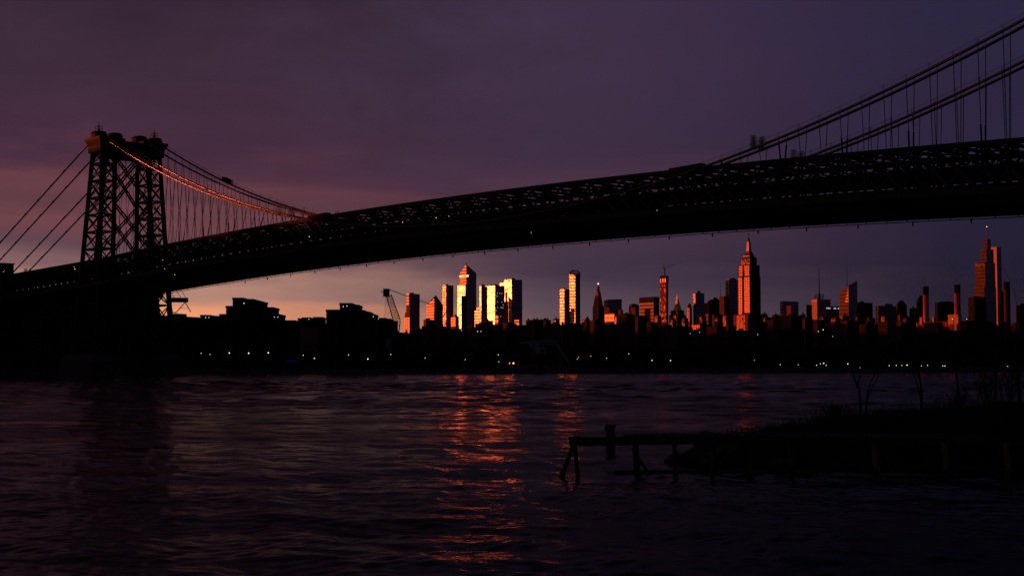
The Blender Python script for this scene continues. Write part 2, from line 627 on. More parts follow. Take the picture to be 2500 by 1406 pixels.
def build_truss(t, near):
    tr = MB()
    for a, b in zip(NODES[:-1], NODES[1:]):
        tr.beam(B(a, t, ztop(a)), B(b, t, ztop(b)), 1.0, 1.25)
    truss = tr.build('stiffening_truss', 'steel', bridge)
    if not near:
        truss['label'] = 'truss on the far side of the deck, seen through the near one'
    lc = MB()
    for a, b in zip(NODES[:-1], NODES[1:]):
        lc.beam(B(a, t, ztop(a) - 12.0), B(b, t, ztop(b) - 12.0), 1.0, 1.1)
    lc.build('bottom_chord', 'steel', truss)
    far = MB()
    for i in range(len(NODES) - 2):
        a, b = NODES[i], NODES[i + 2]
        if near and a > -45:
            d = MB()
            d.beam(B(a, t - 0.12, ztop(a) - 0.5), B(b, t - 0.12, ztop(b) - 11.6), 0.5, 0.95)
            d.build('diagonal', 'steel', truss)
            d = MB()
            d.beam(B(b, t + 0.42, ztop(b) - 0.5), B(a, t + 0.42, ztop(a) - 11.6), 0.3, 0.6)
            d.build('counter_diagonal', 'steel', truss)
        else:
            far.beam(B(a, t, ztop(a) - 0.5), B(b, t, ztop(b) - 11.6), 0.5, 0.8)
            far.beam(B(b, t + 0.55, ztop(b) - 0.5), B(a, t + 0.55, ztop(a) - 11.6), 0.4, 0.6)
    far.build('lattice', 'steel', truss, kind='stuff')
    if near:
        for s in NODES[::3]:
            if s > -45:
                p = MB()
                p.beam(B(s, t - 0.5, ztop(s) - 0.6), B(s, t - 0.5, ztop(s) - 11.6), 0.35, 0.45)
                p.build('post', 'steel', truss)
    return truss


near_truss = build_truss(NEAR_T, True)
far_truss = build_truss(FAR_T, False)

# top lateral bracing between the trusses
lat = MB()
for i in range(len(NODES) - 1):
    a, b = NODES[i], NODES[i + 1]
    lat.beam(B(a, NEAR_T + 0.6, ztop(a) - 0.4), B(a, FAR_T - 0.6, ztop(a) - 0.4), 0.5, 0.7)
    lat.beam(B(a, NEAR_T + 0.6, ztop(a) - 1.9), B(a, TC, ztop(a) - 3.4), 0.25, 0.4)
    lat.beam(B(a, FAR_T - 0.6, ztop(a) - 1.9), B(a, TC, ztop(a) - 3.4), 0.25, 0.4)
    if i % 2 == 0 and i + 2 < len(NODES):
        c = NODES[i + 2]
        lat.beam(B(a, NEAR_T, ztop(a) - 0.5), B(c, TC, ztop(c) - 0.5), 0.3, 0.4)
        lat.beam(B(c, NEAR_T, ztop(c) - 0.5), B(a, TC, ztop(a) - 0.5), 0.3, 0.4)
        lat.beam(B(a, FAR_T, ztop(a) - 0.5), B(c, TC, ztop(c) - 0.5), 0.3, 0.4)
        lat.beam(B(c, FAR_T, ztop(c) - 0.5), B(a, TC, ztop(a) - 0.5), 0.3, 0.4)
lat.build('top_bracing', 'steel', bridge, kind='stuff')

# decks: lower roadways, outer roadways on brackets, raised walkways, rail fences
dk = MB()
for a, b in zip(NODES[:-1], NODES[1:]):
    for t0, t1, dz, th in ((-4.6, 2 * TC + 4.6, -11.2, 0.6),):
        vs = [B(s, t, ztop(s) + dz + h) for s in (a, b) for t in (t0, t1) for h in (0, -th)]
        dk.add(vs, [(0, 4, 6, 2), (1, 3, 7, 5), (0, 1, 5, 4), (2, 6, 7, 3)])
road = dk.build('deck', 'deck', bridge)
fb = MB()
for s in NODES:
    fb.add([B(s + d, t, ztop(s) + z) for d in (-0.3, 0.3) for t, z in ((-4.4, -11.8), (2 * TC + 4.4, -11.8), (2 * TC + 2.6, -13.9), (-2, -13.9))],
           [(0, 1, 2, 3), (7, 6, 5, 4), (0, 3, 7, 4), (3, 2, 6, 7), (2, 1, 5, 6)])
fb.build('floor_beam', 'steel_dark', road, kind='stuff')
st = MB()
for a, b in zip(NODES[:-1], NODES[1:]):
    for t in (3, 7, 11, 16, 20, 24):
        st.beam(B(a, t, ztop(a) - 12.5), B(b, t, ztop(b) - 12.5), 0.4, 1.3)
    st.add([B(s, t, ztop(s) - 13.0) for s in (a, b) for t in (0.5, 2 * TC - 0.5)], [(0, 1, 3, 2)])
for a, b in zip(NODES[:-1], NODES[1:]):
    for t in (2 * TC + 2.9, -2.3):
        st.beam(B(a, t, ztop(a) - 13.1), B(b, t, ztop(b) - 13.1), 0.3, 1.9)
st.build('stringer', 'steel_dark', road, kind='stuff')
for t in (-4.75, 2 * TC + 4.75):
    fg = MB()
    for a, b in zip(NODES[:-1], NODES[1:]):
        fg.beam(B(a, t, ztop(a) - 11.5), B(b, t, ztop(b) - 11.5), 0.25, 1.7)
    fg.build('fascia_girder', 'steel', bridge)
    rl = MB()
    for a, b in zip(NODES[:-1], NODES[1:]):
        for h in (-10.2, -9.75):
            rl.beam(B(a, t, ztop(a) + h), B(b, t, ztop(b) + h), 0.1, 0.12)
        for j in range(2):
            s = a + (b - a) * j / 2
            rl.beam(B(s, t, ztop(s) - 10.7), B(s, t, ztop(s) - 9.7), 0.14, 0.14)
    rl.build('road_railing', 'steel', bridge)
for t0, t1 in ((4.2, 9.0), (2 * TC - 9.0, 2 * TC - 4.2)):
    wk = MB()
    for a, b in zip(NODES[:-1], NODES[1:]):
        vs = [B(s, t, ztop(s) - 5.6 + h) for s in (a, b) for t in (t0, t1) for h in (0, -0.7)]
        wk.add(vs, [(0, 4, 6, 2), (1, 3, 7, 5), (0, 1, 5, 4), (2, 6, 7, 3)])
        for t in (t0, t1):
            wk.beam(B(a, t, ztop(a) - 5.2), B(b, t, ztop(b) - 5.2), 0.06, 0.7)
            wk.beam(B(a, t, ztop(a) - 3.6), B(b, t, ztop(b) - 3.6), 0.12, 0.14)
            for j in range(3):
                s = a + (b - a) * j / 3
                wk.beam(B(s, t, ztop(s) - 5.6), B(s, t, ztop(s) - 3.9), 0.12, 0.12)
        wk.beam(B(a, (t0 + t1) / 2, ztop(a) - 6.2), B(a, (t0 + t1) / 2, ztop(a) - 11.2), 0.5, 0.5)
    wk.build('raised_walkway', 'steel_dark', bridge)
tk = MB()                                   # screen walls beside the tracks in the middle
for a, b in zip(NODES[:-1], NODES[1:]):
    for t in (9.4, 17.8):
        tk.beam(B(a, t, ztop(a) - 9.5), B(b, t, ztop(b) - 9.5), 0.15, 2.4)
    tk.beam(B(a, TC, ztop(a) - 6.5), B(b, TC, ztop(b) - 6.5), 0.4, 0.5)
tk.build('track_wall', 'steel_dark', bridge)
# inspection rail hung under the far edge, with hanger lugs
ir = MB()
for a, b in zip(NODES[:-1], NODES[1:]):
    ir.beam(B(a, 2 * TC + 3.4, ztop(a) - 14.45), B(b, 2 * TC + 3.4, ztop(b) - 14.45), 0.18, 0.22)
    ir.beam(B(a, 2 * TC + 3.4, ztop(a) - 13.4), B(a, 2 * TC + 3.4, ztop(a) - 14.5), 0.16, 0.16)
rail = ir.build('inspection_rail', 'steel_dark', bridge)
for k in range(26):
    s = 70 + 16.3 * k
    if s < S_END - 2:
        h = MB()
        h.beam(B(s, 2 * TC + 3.4, ztop(s) - 14.4), B(s, 2 * TC + 3.4, ztop(s) - 15.5), 0.28, 0.28)
        h.build('hanger_lug', 'steel_dark', rail)

# main cables, bands, suspenders
band_me = MB()
band_me.tube([(-0.4, 0, 0), (-0.3, 0, 0), (0.3, 0, 0), (0.4, 0, 0)], [0.44, 0.55, 0.55, 0.44], 8)
band_src = None
for ci, tf in enumerate(CAB_T):
    S = np.linspace(0.5, S_END, 150)
    cb = MB()
    cb.tube([B(s, tf(s), zcab(s)) for s in S], 0.37, 12)
    cable = cb.build('main_cable', 'cable', bridge, smooth=True)
    # side span: straight down to the approach deck
    sc_ = MB()
    sc_.tube([B(-0.5 - 1.5 * k, CAB_T[ci](0) + (TC - CAB_T[ci](0)) * 0.0, 106.4 - 0.43 * 1.5 * k) for k in range(0, 92)], 0.34, 12)
    sc_.build('side_span_cable', 'cable', bridge, smooth=True)
    nd = [s for s in nodes(4, S_END) if zcab(s) > ztop(s) - 0.5]
    for half in (0, 1):
        hn = [s for s in nd if (s > SPAN / 2) == bool(half)]
        if len(hn) < 2:
            continue
        hr = MB()
        for a, b in zip(hn[:-1], hn[1:]):
            for q in (-0.35, 0.35):
                hr.beam(B(a, tf(a) + q, zcab(a) + 1.3), B(b, tf(b) + q, zcab(b) + 1.3), 0.035, 0.035)
        for s in hn:
            for q in (-0.35, 0.35):
                hr.beam(B(s, tf(s) + q, zcab(s) + 0.3), B(s, tf(s) + q, zcab(s) + 1.5), 0.06, 0.06)
        hr.build('hand_rope', 'rope', cable)
    for j in range(10):
        s = -6 - 13 * j
        zz = 106.4 + 0.43 * s
        q = MB()
        q.beam(B(s, tf(0), zz + 0.2), B(s, tf(0), zz + 1.4), 0.08, 0.08)
        q.beam(B(s - 0.6, tf(0), zz + 0.1), B(s + 0.6, tf(0), zz + 0.6), 0.6, 0.6)
        q.build('cable_band', 'steel', cable)
    for s in nd:
        sl = 2 * 57.2 * (s - SPAN / 2) / (SPAN / 2) ** 2
        if band_src is None:
            o = band_me.build('cable_band', 'steel', cable)
            band_src = o.data
        else:
            o = link('cable_band', band_src, cable)
        o.location = B(s, tf(s), zcab(s)) - bridge.location
        o.rotation_euler = Vector((SIN, -COS, sl)).to_track_quat('X', 'Z').to_euler()
        if zcab(s) - ztop(s) > 1.2:
            sp = MB()
            tl = (NEAR_T if ci < 2 else FAR_T) + (-0.9 if ci in (0, 2) else 0.9)
            sp.tube([B(s, tf(s), zcab(s) - 0.3), B(s, tl, ztop(s) - 0.4)], 0.10, 5)
            sp.build('suspender', 'rope', cable)
            k = round((s - 371.96) / PANEL)
            if (k - 1) % 3 == 0:
                f = min(1.0, (4.6) / max(zcab(s) - ztop(s), 0.1))
                q = B(s, tl, ztop(s) - 0.4).lerp(B(s, tf(s), zcab(s) - 0.3), f)
                sl_ = MB()
                sl_.tube([B(s, tl, ztop(s) - 10.5), B(s, tl, ztop(s) - 0.4), q], 0.21, 6)
                sl_.build('suspender_sleeve', 'steel_dark', cable)

# anchor housings where the cables dip to the top chord
for s, ci in ((163, 0), (330, 0)):
    hb = MB()
    hb.beam(B(s - 6, 0.6, ztop(s) + 0.1), B(s + 5, 0.6, ztop(s) + 0.5), 2.2, 1.5)
    hb.build('cable_housing', 'steel', bridge)


def fan_guard(s, t, z):
    """half-round screen of stiff wires that keeps climbers off a cable"""
    g = MB()
    hw, hh = 1.0, 3.2
    oval = lambda u: z + 0.2 + hh * math.sqrt(max(0.0, 1 - (u / hw) ** 4))
    for d in (-0.5, 0.0, 0.5):
        for k in range(11):
            u = hw * (-0.95 + 1.9 * k / 10)
            g.beam(B(s + d, t + u, z - 0.3), B(s + d, t + u, oval(u)), 0.032, 0.032)
        P = [B(s + d, t + hw * math.sin(R(x)), oval(hw * math.sin(R(x)))) for x in range(-90, 91, 15)]
        for p, q in zip(P[:-1], P[1:]):
            g.beam(p, q, 0.05, 0.05)
    g.build('climbing_guard', 'mesh_wire', bridge)


for s, t in ((352, 0), (352, 3.6), (348, 23.6), (348, 27.2), (139, 0), (139, 5.0), (143, 23.0), (143, 27.2)):
    fan_guard(s, t, zcab(s))
for t in (7.5, 19.7, 27.2):
    fan_guard(-128, t, 106.4 - 0.43 * 128)

# little works cabin on the far cable and hut on the approach
cbn = MB()
a_, b_ = 58.5, 64.0
for z0 in (0.3, 1.0, 1.7):
    cbn.beam(B(a_, 27.0, zcab(a_) + z0), B(b_, 27.0, zcab(b_) + z0), 2.2, 0.25)
for s in (a_, 60.3, 62.2, b_):
    cbn.beam(B(s, 26.0, zcab(s) - 0.2), B(s, 26.0, zcab(s) + 1.8), 0.15, 0.15)
    cbn.beam(B(s, 28.0, zcab(s) - 0.2), B(s, 28.0, zcab(s) + 1.8), 0.15, 0.15)
cbn.beam(B(a_, 26.1, zcab(a_) + 1.0), B(b_, 26.1, zcab(b_) + 0.8), 0.1, 1.1)
cbn.build('works_platform', 'steel_dark', bridge)

# ------------- tower
A_T, B_T = 3.6, 3.15


def half_a(z):                             # half spread of the columns along the bridge
    return 3.7 + 0.075 * max(0.0, 105 - z)


def leg_t(side, z):                        # centre of a leg across the bridge
    return TC + side * (10.6 + 0.046 * max(0.0, 105 - z))


def corner(side, z, i, j):
    return B(i * half_a(z), leg_t(side, z) + j * B_T, z)


tw = MB()
levels = [100.5, 93.0, 85.5, 78.0, 70.5, 63.0, 55.5, 48.0, 40.0, 31.5, 22.5, 13.0]
# top portal girder between the legs
for i in (-1, 1):
    z0, z1 = 97.0, 103.0
    a = B(i * half_a(100), leg_t(-1, 100) + B_T - 0.5, 0)
    b = B(i * half_a(100), leg_t(1, 100) - B_T + 0.5, 0)
    for z in (z0, z1):
        tw.beam((a.x, a.y, z), (b.x, b.y, z), 0.9, 1.5)
    tw.beam((a.x, a.y, 100), (b.x, b.y, 100), 0.3, 6.0)
tower = tw.build('tower', 'steel', bridge)
for side in (-1, 1):
    for i in (-1, 1):
        for j in (-1, 1):
            c = MB()
            zz = [102.0, 96, 70, 48, 30, 9.5]
            wv = [1.5, 1.4, 1.5, 1.7, 1.9, 2.1]
            for k in range(5):
                c.beam(corner(side, zz[k], i, j), corner(side, zz[k + 1], i, j), wv[k], wv[k])
            c.build('column', 'steel', tower)
    for k, (z1, z0) in enumerate(zip(levels[:-1], levels[1:])):
        for i in (-1, 1):                    # faces across the bridge
            h = MB()
            h.beam(corner(side, z0, i, -1), corner(side, z0, i, 1), 0.5, 0.8)
            h.build('strut', 'steel', tower)
            x = MB()
            x.beam(corner(side, z1, i, -1), corner(side, z0, i, 1), 0.32, 0.48)
            x.beam(corner(side, z1, i, 1), corner(side, z0, i, -1), 0.32, 0.48)
            x.build('lattice_cross', 'steel', tower)
        for j in (-1, 1):                    # faces along the bridge
            h = MB()
            h.beam(corner(side, z0, -1, j), corner(side, z0, 1, j), 0.5, 0.8)
            h.build('strut', 'steel', tower)
            x = MB()
            x.beam(corner(side, z1, -1, j), corner(side, z0, 1, j), 0.32, 0.48)
            x.beam(corner(side, z1, 1, j), corner(side, z0, -1, j), 0.32, 0.48)
            x.build('lattice_cross', 'steel', tower)
    # flared capital with arched brackets under the saddles
    cp = MB()
    for z0, z1, e0, e1 in ((98.0, 101.0, 0.9, 1.2), (101.0, 103.2, 1.2, 2.3), (103.2, 104.4, 2.5, 2.5)):
        ring = lambda z, e: [(B(i * (half_a(z) + e), leg_t(side, z) + j * (B_T + e), 0)).xy for i, j in ((-1, -1), (-1, 1), (1, 1), (1, -1))]
        cp.prism([tuple(p) for p in ring(z0, e0 + 0.55)], z0, z1, 0, [tuple(p) for p in ring(z1, e1 + 0.55)])
    cp.build('capital', 'steel', tower)
    for i in (-1, 1):
        for j in (-1, 1):
            a = MB()
            P = []
            for k in range(7):
                u = k / 6
                P.append(corner(side, 93 + 6.0 * u, i, j * (1 - 0.0)) .lerp(B(i * half_a(98), leg_t(side, 98), 98.6), 0.75 * u * u))
            for p, q in zip(P[:-1], P[1:]):
                a.beam(p, q, 0.7, 1.3)
            a.build('arched_bracket', 'steel', tower)
    for q in (-1, 1):
        t0 = TC + side * 9.85 + q * 3.75
        sd_ = MB()
        c0 = B(0, t0, 0)
        prof = []
        L_, Wd = 4.6, 2.9
        ring = lambda l, wd, n=12: [((B(l * math.cos(2 * math.pi * k / n), t0 + wd * math.sin(2 * math.pi * k / n), 0)).xy) for k in range(n)]
        for z0, z1, l0, l1, w0, w1 in ((104.4, 106.0, 4.8, 4.8, 3.3, 3.3), (106.0, 106.9, 4.8, 4.3, 3.3, 2.9), (106.9, 107.3, 4.3, 3.0, 2.9, 2.0)):
            r0 = [tuple(p) for p in ring(l0, w0)][::-1]
            r1 = [tuple(p) for p in ring(l1, w1)][::-1]
            sd_.prism(r0, z0, z1, 0, r1)
        sd_.build('saddle_housing', 'steel', tower, smooth=False)
        if (side == -1 and q == -1) or (side == 1 and q == 1):
            fi = MB()
            for dx, dy in ((-1, -1), (1, -1), (1, 1), (-1, 1)):
                p = B(dx * 1.1, t0 + dy * 1.1, 0)
                fi.beam((p.x, p.y, 107.0), (p.x, p.y, 109.6), 0.16, 0.16)
            for z in (108.4, 109.6):
                for a4, b4 in (((-1, -1), (1, -1)), ((1, -1), (1, 1)), ((1, 1), (-1, 1)), ((-1, 1), (-1, -1))):
                    fi.beam(B(a4[0] * 1.1, t0 + a4[1] * 1.1, z), B(b4[0] * 1.1, t0 + b4[1] * 1.1, z), 0.14, 0.14)
            p = B(0, t0, 0)
            fi.tube([(p.x, p.y, 107), (p.x, p.y, 109.8), (p.x, p.y, 111.6)], [0.4, 0.2, 0.05], 6)
            fi.build('beacon_cage', 'steel', tower)
# cross bracing between the legs, doubled on the two faces
for i in (-1, 1):
    for z1, z0 in ((96.5, 75.5), (75.5, 54.5)):
        for sa in (-1, 1):
            x = MB()
            a = B(i * half_a(z1), leg_t(sa, z1) - sa * B_T, z1)
            b = B(i * half_a(z0), leg_t(-sa, z0) + sa * B_T, z0)
            d = (b - a).normalized()
            for off in (-0.85, 0.85):
                o_ = Vector((0, 0, off))
                x.beam(a + o_, b + o_, 0.55, 0.5)
            nlen = int((b - a).length / 1.5)
            for k in range(nlen):
                p, q = a.lerp(b, k / nlen), a.lerp(b, (k + 1) / nlen)
                sg = 0.75 if k % 2 else -0.75
                x.beam(p + Vector((0, 0, sg)), q - Vector((0, 0, sg)), 0.25, 0.2)
            x.build('cross_brace', 'steel', tower)
    h = MB()
    h.beam(B(i * half_a(36), leg_t(-1, 36), 36), B(i * half_a(36), leg_t(1, 36), 36), 0.8, 3.0)
    h.build('strut', 'steel', tower)
    for sa in (-1, 1):
        x = MB()
        x.beam(B(i * half_a(34), leg_t(sa, 34) - sa * B_T, 34), B(i * half_a(12), leg_t(-sa, 12) + sa * B_T, 12), 0.6, 1.2)
        x.build('cross_brace', 'steel', tower)
# masonry piers
for side in (-1, 1):
    pr = MB()
    ring = lambda e, z: [tuple(B(i * (half_a(z) + e), leg_t(side, z) + j * (B_T + e), 0).xy) for i, j in ((-1, -1), (-1, 1), (1, 1), (1, -1))]
    pr.prism(ring(5.0, 5), -3, 6.0, 0, ring(4.0, 5))
    pr.prism(ring(4.4, 5), 6.0, 7.0)
    pr.prism(ring(3.4, 9), 7.0, 9.6, 0, ring(2.2, 9))
    pr.build('stone_pier', 'masonry', tower)
# inspection gantry that hangs under the deck next to the tower
gy = MB()
g0 = 13.0
zb = ztop(g0) - 14.0
gy.beam(B(g0 - 1, 2 * TC + 2.5, zb - 3.8), B(g0 + 3, 2 * TC + 9.0, zb - 3.8), 3.0, 2.0)
for t in (2 * TC + 3, 2 * TC + 6.3, 2 * TC + 9):
    gy.beam(B(g0, t - 1.5, zb + 0.3), B(g0 + 1.5, t, zb - 3.0), 0.2, 0.2)
gy.beam(B(g0 + 1, 2 * TC + 8.6, zb - 4.6), B(g0 + 1, 2 * TC + 11.6, zb - 9.0), 0.25, 0.3)
gy.beam(B(g0 + 1, 2 * TC + 8.6, zb - 4.8), B(g0 + 1, 2 * TC + 4.2, zb - 9.4), 0.25, 0.3)
gy.beam(B(g0 + 1, 2 * TC + 4.2, zb - 9.4), B(g0 + 1, 2 * TC + 1.0, zb - 9.6), 0.3, 0.5)
gy.beam(B(g0 + 1, 2 * TC + 5.4, zb - 7.4), B(g0 + 1, 2 * TC + 10.6, zb - 7.4), 0.15, 0.15)
gy.beam(B(g0 + 1, 2 * TC + 1, zb - 4.6), B(g0 + 1, 2 * TC + 1, zb - 9.8), 0.4, 0.4)
gy.build('inspection_gantry', 'steel_dark', bridge)
# approach viaduct bents on the far bank side
for s in (-48, -92, -136):
    for t in (1.8, FAR_T):
        bt = MB()
        zt_ = ztop(s) - 12.5
        for q in (-2.5, 2.5):
            bt.beam(B(s + q * 0.5, t + q * 0.3, zt_), B(s + q, t + q, 2), 1.0, 1.0)
        for z in (10, 18, 26):
            bt.beam(B(s - 2.2, t - 2.0, z), B(s + 2.2, t + 2.0, z), 0.5, 0.6)
        bt.build('viaduct_bent', 'steel_dark', bridge)
hut = MB()
hp = [tuple(B(s, t, 0).xy) for s, t in ((-95.5, -3.4), (-95.5, 2.6), (-88, 2.6), (-88, -3.4))]
hut.prism(hp, 36, 53.5)
hut.prism([tuple(B(s, t, 0).xy) for s, t in ((-95.9, -3.8), (-95.9, 3.0), (-87.6, 3.0), (-87.6, -3.8))], 53.5, 54.0)
hut.build('stair_house', 'steel_dark', bridge)


BALL = MB()
BALL.lathe((0, 0), [(0.01, -1), (0.7, -0.7), (1, 0), (0.7, 0.7), (0.01, 1)], 8)
BALL_ME = {}


def ball(name, p, r, m, parent):
    if m not in BALL_ME:
        o = BALL.build(name, m, parent)
        BALL_ME[m] = o.data
    else:
        o = link(name, BALL_ME[m], parent)
    off = Vector((0, 0, 0))
    pl = parent
    while pl is not None:
        off += pl.location
        pl = pl.parent
    o.location = Vector(p) - off
    o.scale = (r, r, r)
    return o


def on_bridge(px, py, t):
    """point in the vertical plane at offset t across the bridge"""
    lo, hi = -120.0, 450.0
    for _ in range(50):
        mid = (lo + hi) / 2
        q = B(mid, t, 0)
        if q.x * F / (q.y * CP) * 1.0 < (px - 1250.0):
            lo = mid
        else:
            hi = mid
    q = B((lo + hi) / 2, t, 0)
    return pt(px, py, q.y)


for px, py, r, m in ((183, 657, .3, 'lamp_warm'), (181, 652, .22, 'lamp_warm'), (398, 635, .2, 'lamp_warm'), (402, 656, .22, 'lamp_white'), (426.5, 671, .25, 'lamp_red'),
                     (755, 578, .28, 'lamp_white'), (983, 543, .2, 'lamp_warm'), (1064.6, 532, .22, 'lamp_warm'), (1096, 528, .15, 'lamp_orange'), 
                     (1297, 567.5, .13, 'lamp_white'), (1297, 570, .1, 'lamp_white'), (1604, 514, .15, 'lamp_white'), (2026, 482, .11, 'lamp_red'), (8, 664, .25, 'lamp_orange'), (11, 661.5, .15, 'lamp_warm')):
    ball('deck_lamp', on_bridge(px, py, -5.1), r * 0.42, m, bridge)

# ------------------------------------------------------------------ buildings
NL = Vector((-0.826, -0.563))              # outward normal of the street-grid face that looks to the sunset
UL = Vector((-0.563, 0.826))               # from the near corner along that face
UR = Vector((0.826, 0.563))                # from the near corner along the shaded face


def foot(xl, xs, xr, D, ul=UL, ur=UR):
    n = Vector((xat(xs, D), D))
    kl = (xl - 1250.0) / (F * CP) * 1.0
    kr = (xr - 1250.0) / (F * CP) * 1.0
    a = (n.x - kl * n.y) / (-ul.x + kl * ul.y)
    b = (kr * n.y - n.x) / (ur.x - kr * ur.y)
    a, b = max(a, 0.5), max(b, 0.5)
    L, Rr = n + ul * a, n + ur * b
    return [L, n, Rr, L + ur * b]          # left, near, right, back: counter-clockwise from above


def ring(fp, e):
    c = sum(fp, Vector((0, 0))) / 4
    out = []
    for p in fp:
        d = p - c
        out.append(p + d.normalized() * e)
    return out


def t2(fp):
    return [tuple(p) for p in fp]


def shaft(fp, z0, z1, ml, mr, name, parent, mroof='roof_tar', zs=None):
    """a block whose walls take a lit tone facing sunset and a shade tone elsewhere"""
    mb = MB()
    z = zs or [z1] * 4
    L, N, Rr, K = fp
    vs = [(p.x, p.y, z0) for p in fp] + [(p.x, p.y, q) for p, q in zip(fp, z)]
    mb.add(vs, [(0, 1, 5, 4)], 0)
    mb.add(vs, [(1, 2, 6, 5), (2, 3, 7, 6), (3, 0, 4, 7)], 1)  # shade tone painted on the walls turned from the sun
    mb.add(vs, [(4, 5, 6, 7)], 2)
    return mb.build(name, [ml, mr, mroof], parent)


def panes(fp, which, z0, z1, cols, rows, fw, fh, m, parent, name='window', fill=1.0, seed=1, u0=0.0, u1=1.0):
    """a field of small window panes set just proud of a face"""
    r = random.Random(seed)
    L, N, Rr, K = fp
    a, b = (L, N) if which == 'L' else (N, Rr)
    d = b - a
    nn = Vector((d.y, -d.x)).normalized()
    mb = MB()
    for i in range(cols):
        for j in range(rows):
            if r.random() > fill:
                continue
            u = u0 + (u1 - u0) * (i + 0.5) / cols
            du = (u1 - u0) / cols * fw / 2
            zc = z0 + (z1 - z0) * (j + 0.5) / rows
            dz = (z1 - z0) / rows * fh / 2
            p, q = a + d * (u - du) + nn * 0.12, a + d * (u + du) + nn * 0.12
            mb.add([(p.x, p.y, zc - dz), (q.x, q.y, zc - dz), (q.x, q.y, zc + dz), (p.x, p.y, zc + dz)], [(0, 1, 2, 3)])
    if mb.f:
        return mb.build(name, m, parent, kind='stuff')


def roof_gear(fp, z, parent, k=1, seed=0, hmax=6.0):
    r = random.Random(seed)
    L, N, Rr, K = fp
    for i in range(k):
        u, v = r.uniform(0.15, 0.5), r.uniform(0.15, 0.5)
        du, dv = r.uniform(0.2, 0.4), r.uniform(0.2, 0.4)
        q = lambda a, b: N + (L - N) * a + (Rr - N) * b
        mb = MB()
        ring_ = [q(u + du, v), q(u, v), q(u, v + dv), q(u + du, v + dv)]
        h = r.uniform(0.4, 1.0) * hmax
        mb.prism(t2(ring_), z - 0.2, z + h)
        c = sum(ring_, Vector((0, 0))) / 4
        if r.random() < 0.4:
            mb.tube([(c.x, c.y, z + h), (c.x, c.y, z + h + hmax * 0.8)], 0.35, 5)
        mb.build('roof_plant', 'roof_tar', parent)


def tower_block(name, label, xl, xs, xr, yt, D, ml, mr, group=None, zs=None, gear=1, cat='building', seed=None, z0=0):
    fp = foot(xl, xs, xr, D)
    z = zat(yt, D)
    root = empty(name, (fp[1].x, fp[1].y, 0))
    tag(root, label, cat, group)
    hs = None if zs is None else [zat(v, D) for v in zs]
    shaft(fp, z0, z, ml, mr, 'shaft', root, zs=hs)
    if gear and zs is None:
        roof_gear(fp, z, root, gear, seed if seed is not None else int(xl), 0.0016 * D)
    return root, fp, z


SKY = 'lit towers of the far skyline'
PC = 'copper_plain'
GG, GW, GO, GC, GD, GK = 'glass_gold', 'glass_wavy', 'glass_orange', 'glass_copper', 'glass_dim', 'glass_dark'

# --- western cluster, the brightest glass
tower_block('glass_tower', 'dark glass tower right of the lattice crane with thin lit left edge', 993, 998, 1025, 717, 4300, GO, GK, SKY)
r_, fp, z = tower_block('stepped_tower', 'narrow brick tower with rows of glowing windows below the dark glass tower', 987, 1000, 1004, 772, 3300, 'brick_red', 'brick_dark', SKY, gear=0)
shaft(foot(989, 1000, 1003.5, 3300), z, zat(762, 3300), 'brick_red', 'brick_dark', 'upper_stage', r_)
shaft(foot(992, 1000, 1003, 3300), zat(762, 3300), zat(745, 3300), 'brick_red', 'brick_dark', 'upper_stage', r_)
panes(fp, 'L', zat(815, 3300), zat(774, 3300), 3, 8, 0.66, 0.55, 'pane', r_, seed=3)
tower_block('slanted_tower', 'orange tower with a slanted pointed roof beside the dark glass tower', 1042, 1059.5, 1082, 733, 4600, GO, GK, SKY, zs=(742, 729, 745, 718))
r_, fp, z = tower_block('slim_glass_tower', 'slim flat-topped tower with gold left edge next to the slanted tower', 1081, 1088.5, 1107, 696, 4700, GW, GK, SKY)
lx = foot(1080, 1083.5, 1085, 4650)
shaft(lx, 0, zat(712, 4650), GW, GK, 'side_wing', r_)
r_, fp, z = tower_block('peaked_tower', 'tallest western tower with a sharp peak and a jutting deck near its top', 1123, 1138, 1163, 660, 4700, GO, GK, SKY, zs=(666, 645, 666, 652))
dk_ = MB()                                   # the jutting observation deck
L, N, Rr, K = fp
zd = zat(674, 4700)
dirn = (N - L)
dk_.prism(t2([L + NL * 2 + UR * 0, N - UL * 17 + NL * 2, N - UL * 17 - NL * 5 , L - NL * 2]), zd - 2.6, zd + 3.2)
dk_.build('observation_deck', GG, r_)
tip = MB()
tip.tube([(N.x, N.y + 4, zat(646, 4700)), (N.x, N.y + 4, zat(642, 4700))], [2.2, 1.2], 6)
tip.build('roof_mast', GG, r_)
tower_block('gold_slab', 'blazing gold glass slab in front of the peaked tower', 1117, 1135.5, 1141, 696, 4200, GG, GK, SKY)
tower_block('shadow_slab', 'dark narrow slab added for the shadow on the gold slab', 1126.5, 1127, 1139, 722, 4100, 'brick_black', 'brick_black', SKY, gear=0)  # added block that stands for a shadow notch on the gold face
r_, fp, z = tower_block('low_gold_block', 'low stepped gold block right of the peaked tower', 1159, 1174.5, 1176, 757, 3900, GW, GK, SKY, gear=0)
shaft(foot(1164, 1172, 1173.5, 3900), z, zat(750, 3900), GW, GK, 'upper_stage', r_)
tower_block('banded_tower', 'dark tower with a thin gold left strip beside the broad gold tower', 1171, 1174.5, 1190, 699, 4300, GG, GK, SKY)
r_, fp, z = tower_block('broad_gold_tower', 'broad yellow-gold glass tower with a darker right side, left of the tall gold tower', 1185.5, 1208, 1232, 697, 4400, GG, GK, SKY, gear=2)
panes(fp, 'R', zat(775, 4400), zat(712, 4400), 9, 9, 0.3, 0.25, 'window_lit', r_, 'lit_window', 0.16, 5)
tower_block('rear_gold_block', 'small bright gold block peeping out left of the tall gold tower', 1220.5, 1231.5, 1236, 690, 4750, GG, GK, SKY, gear=0)
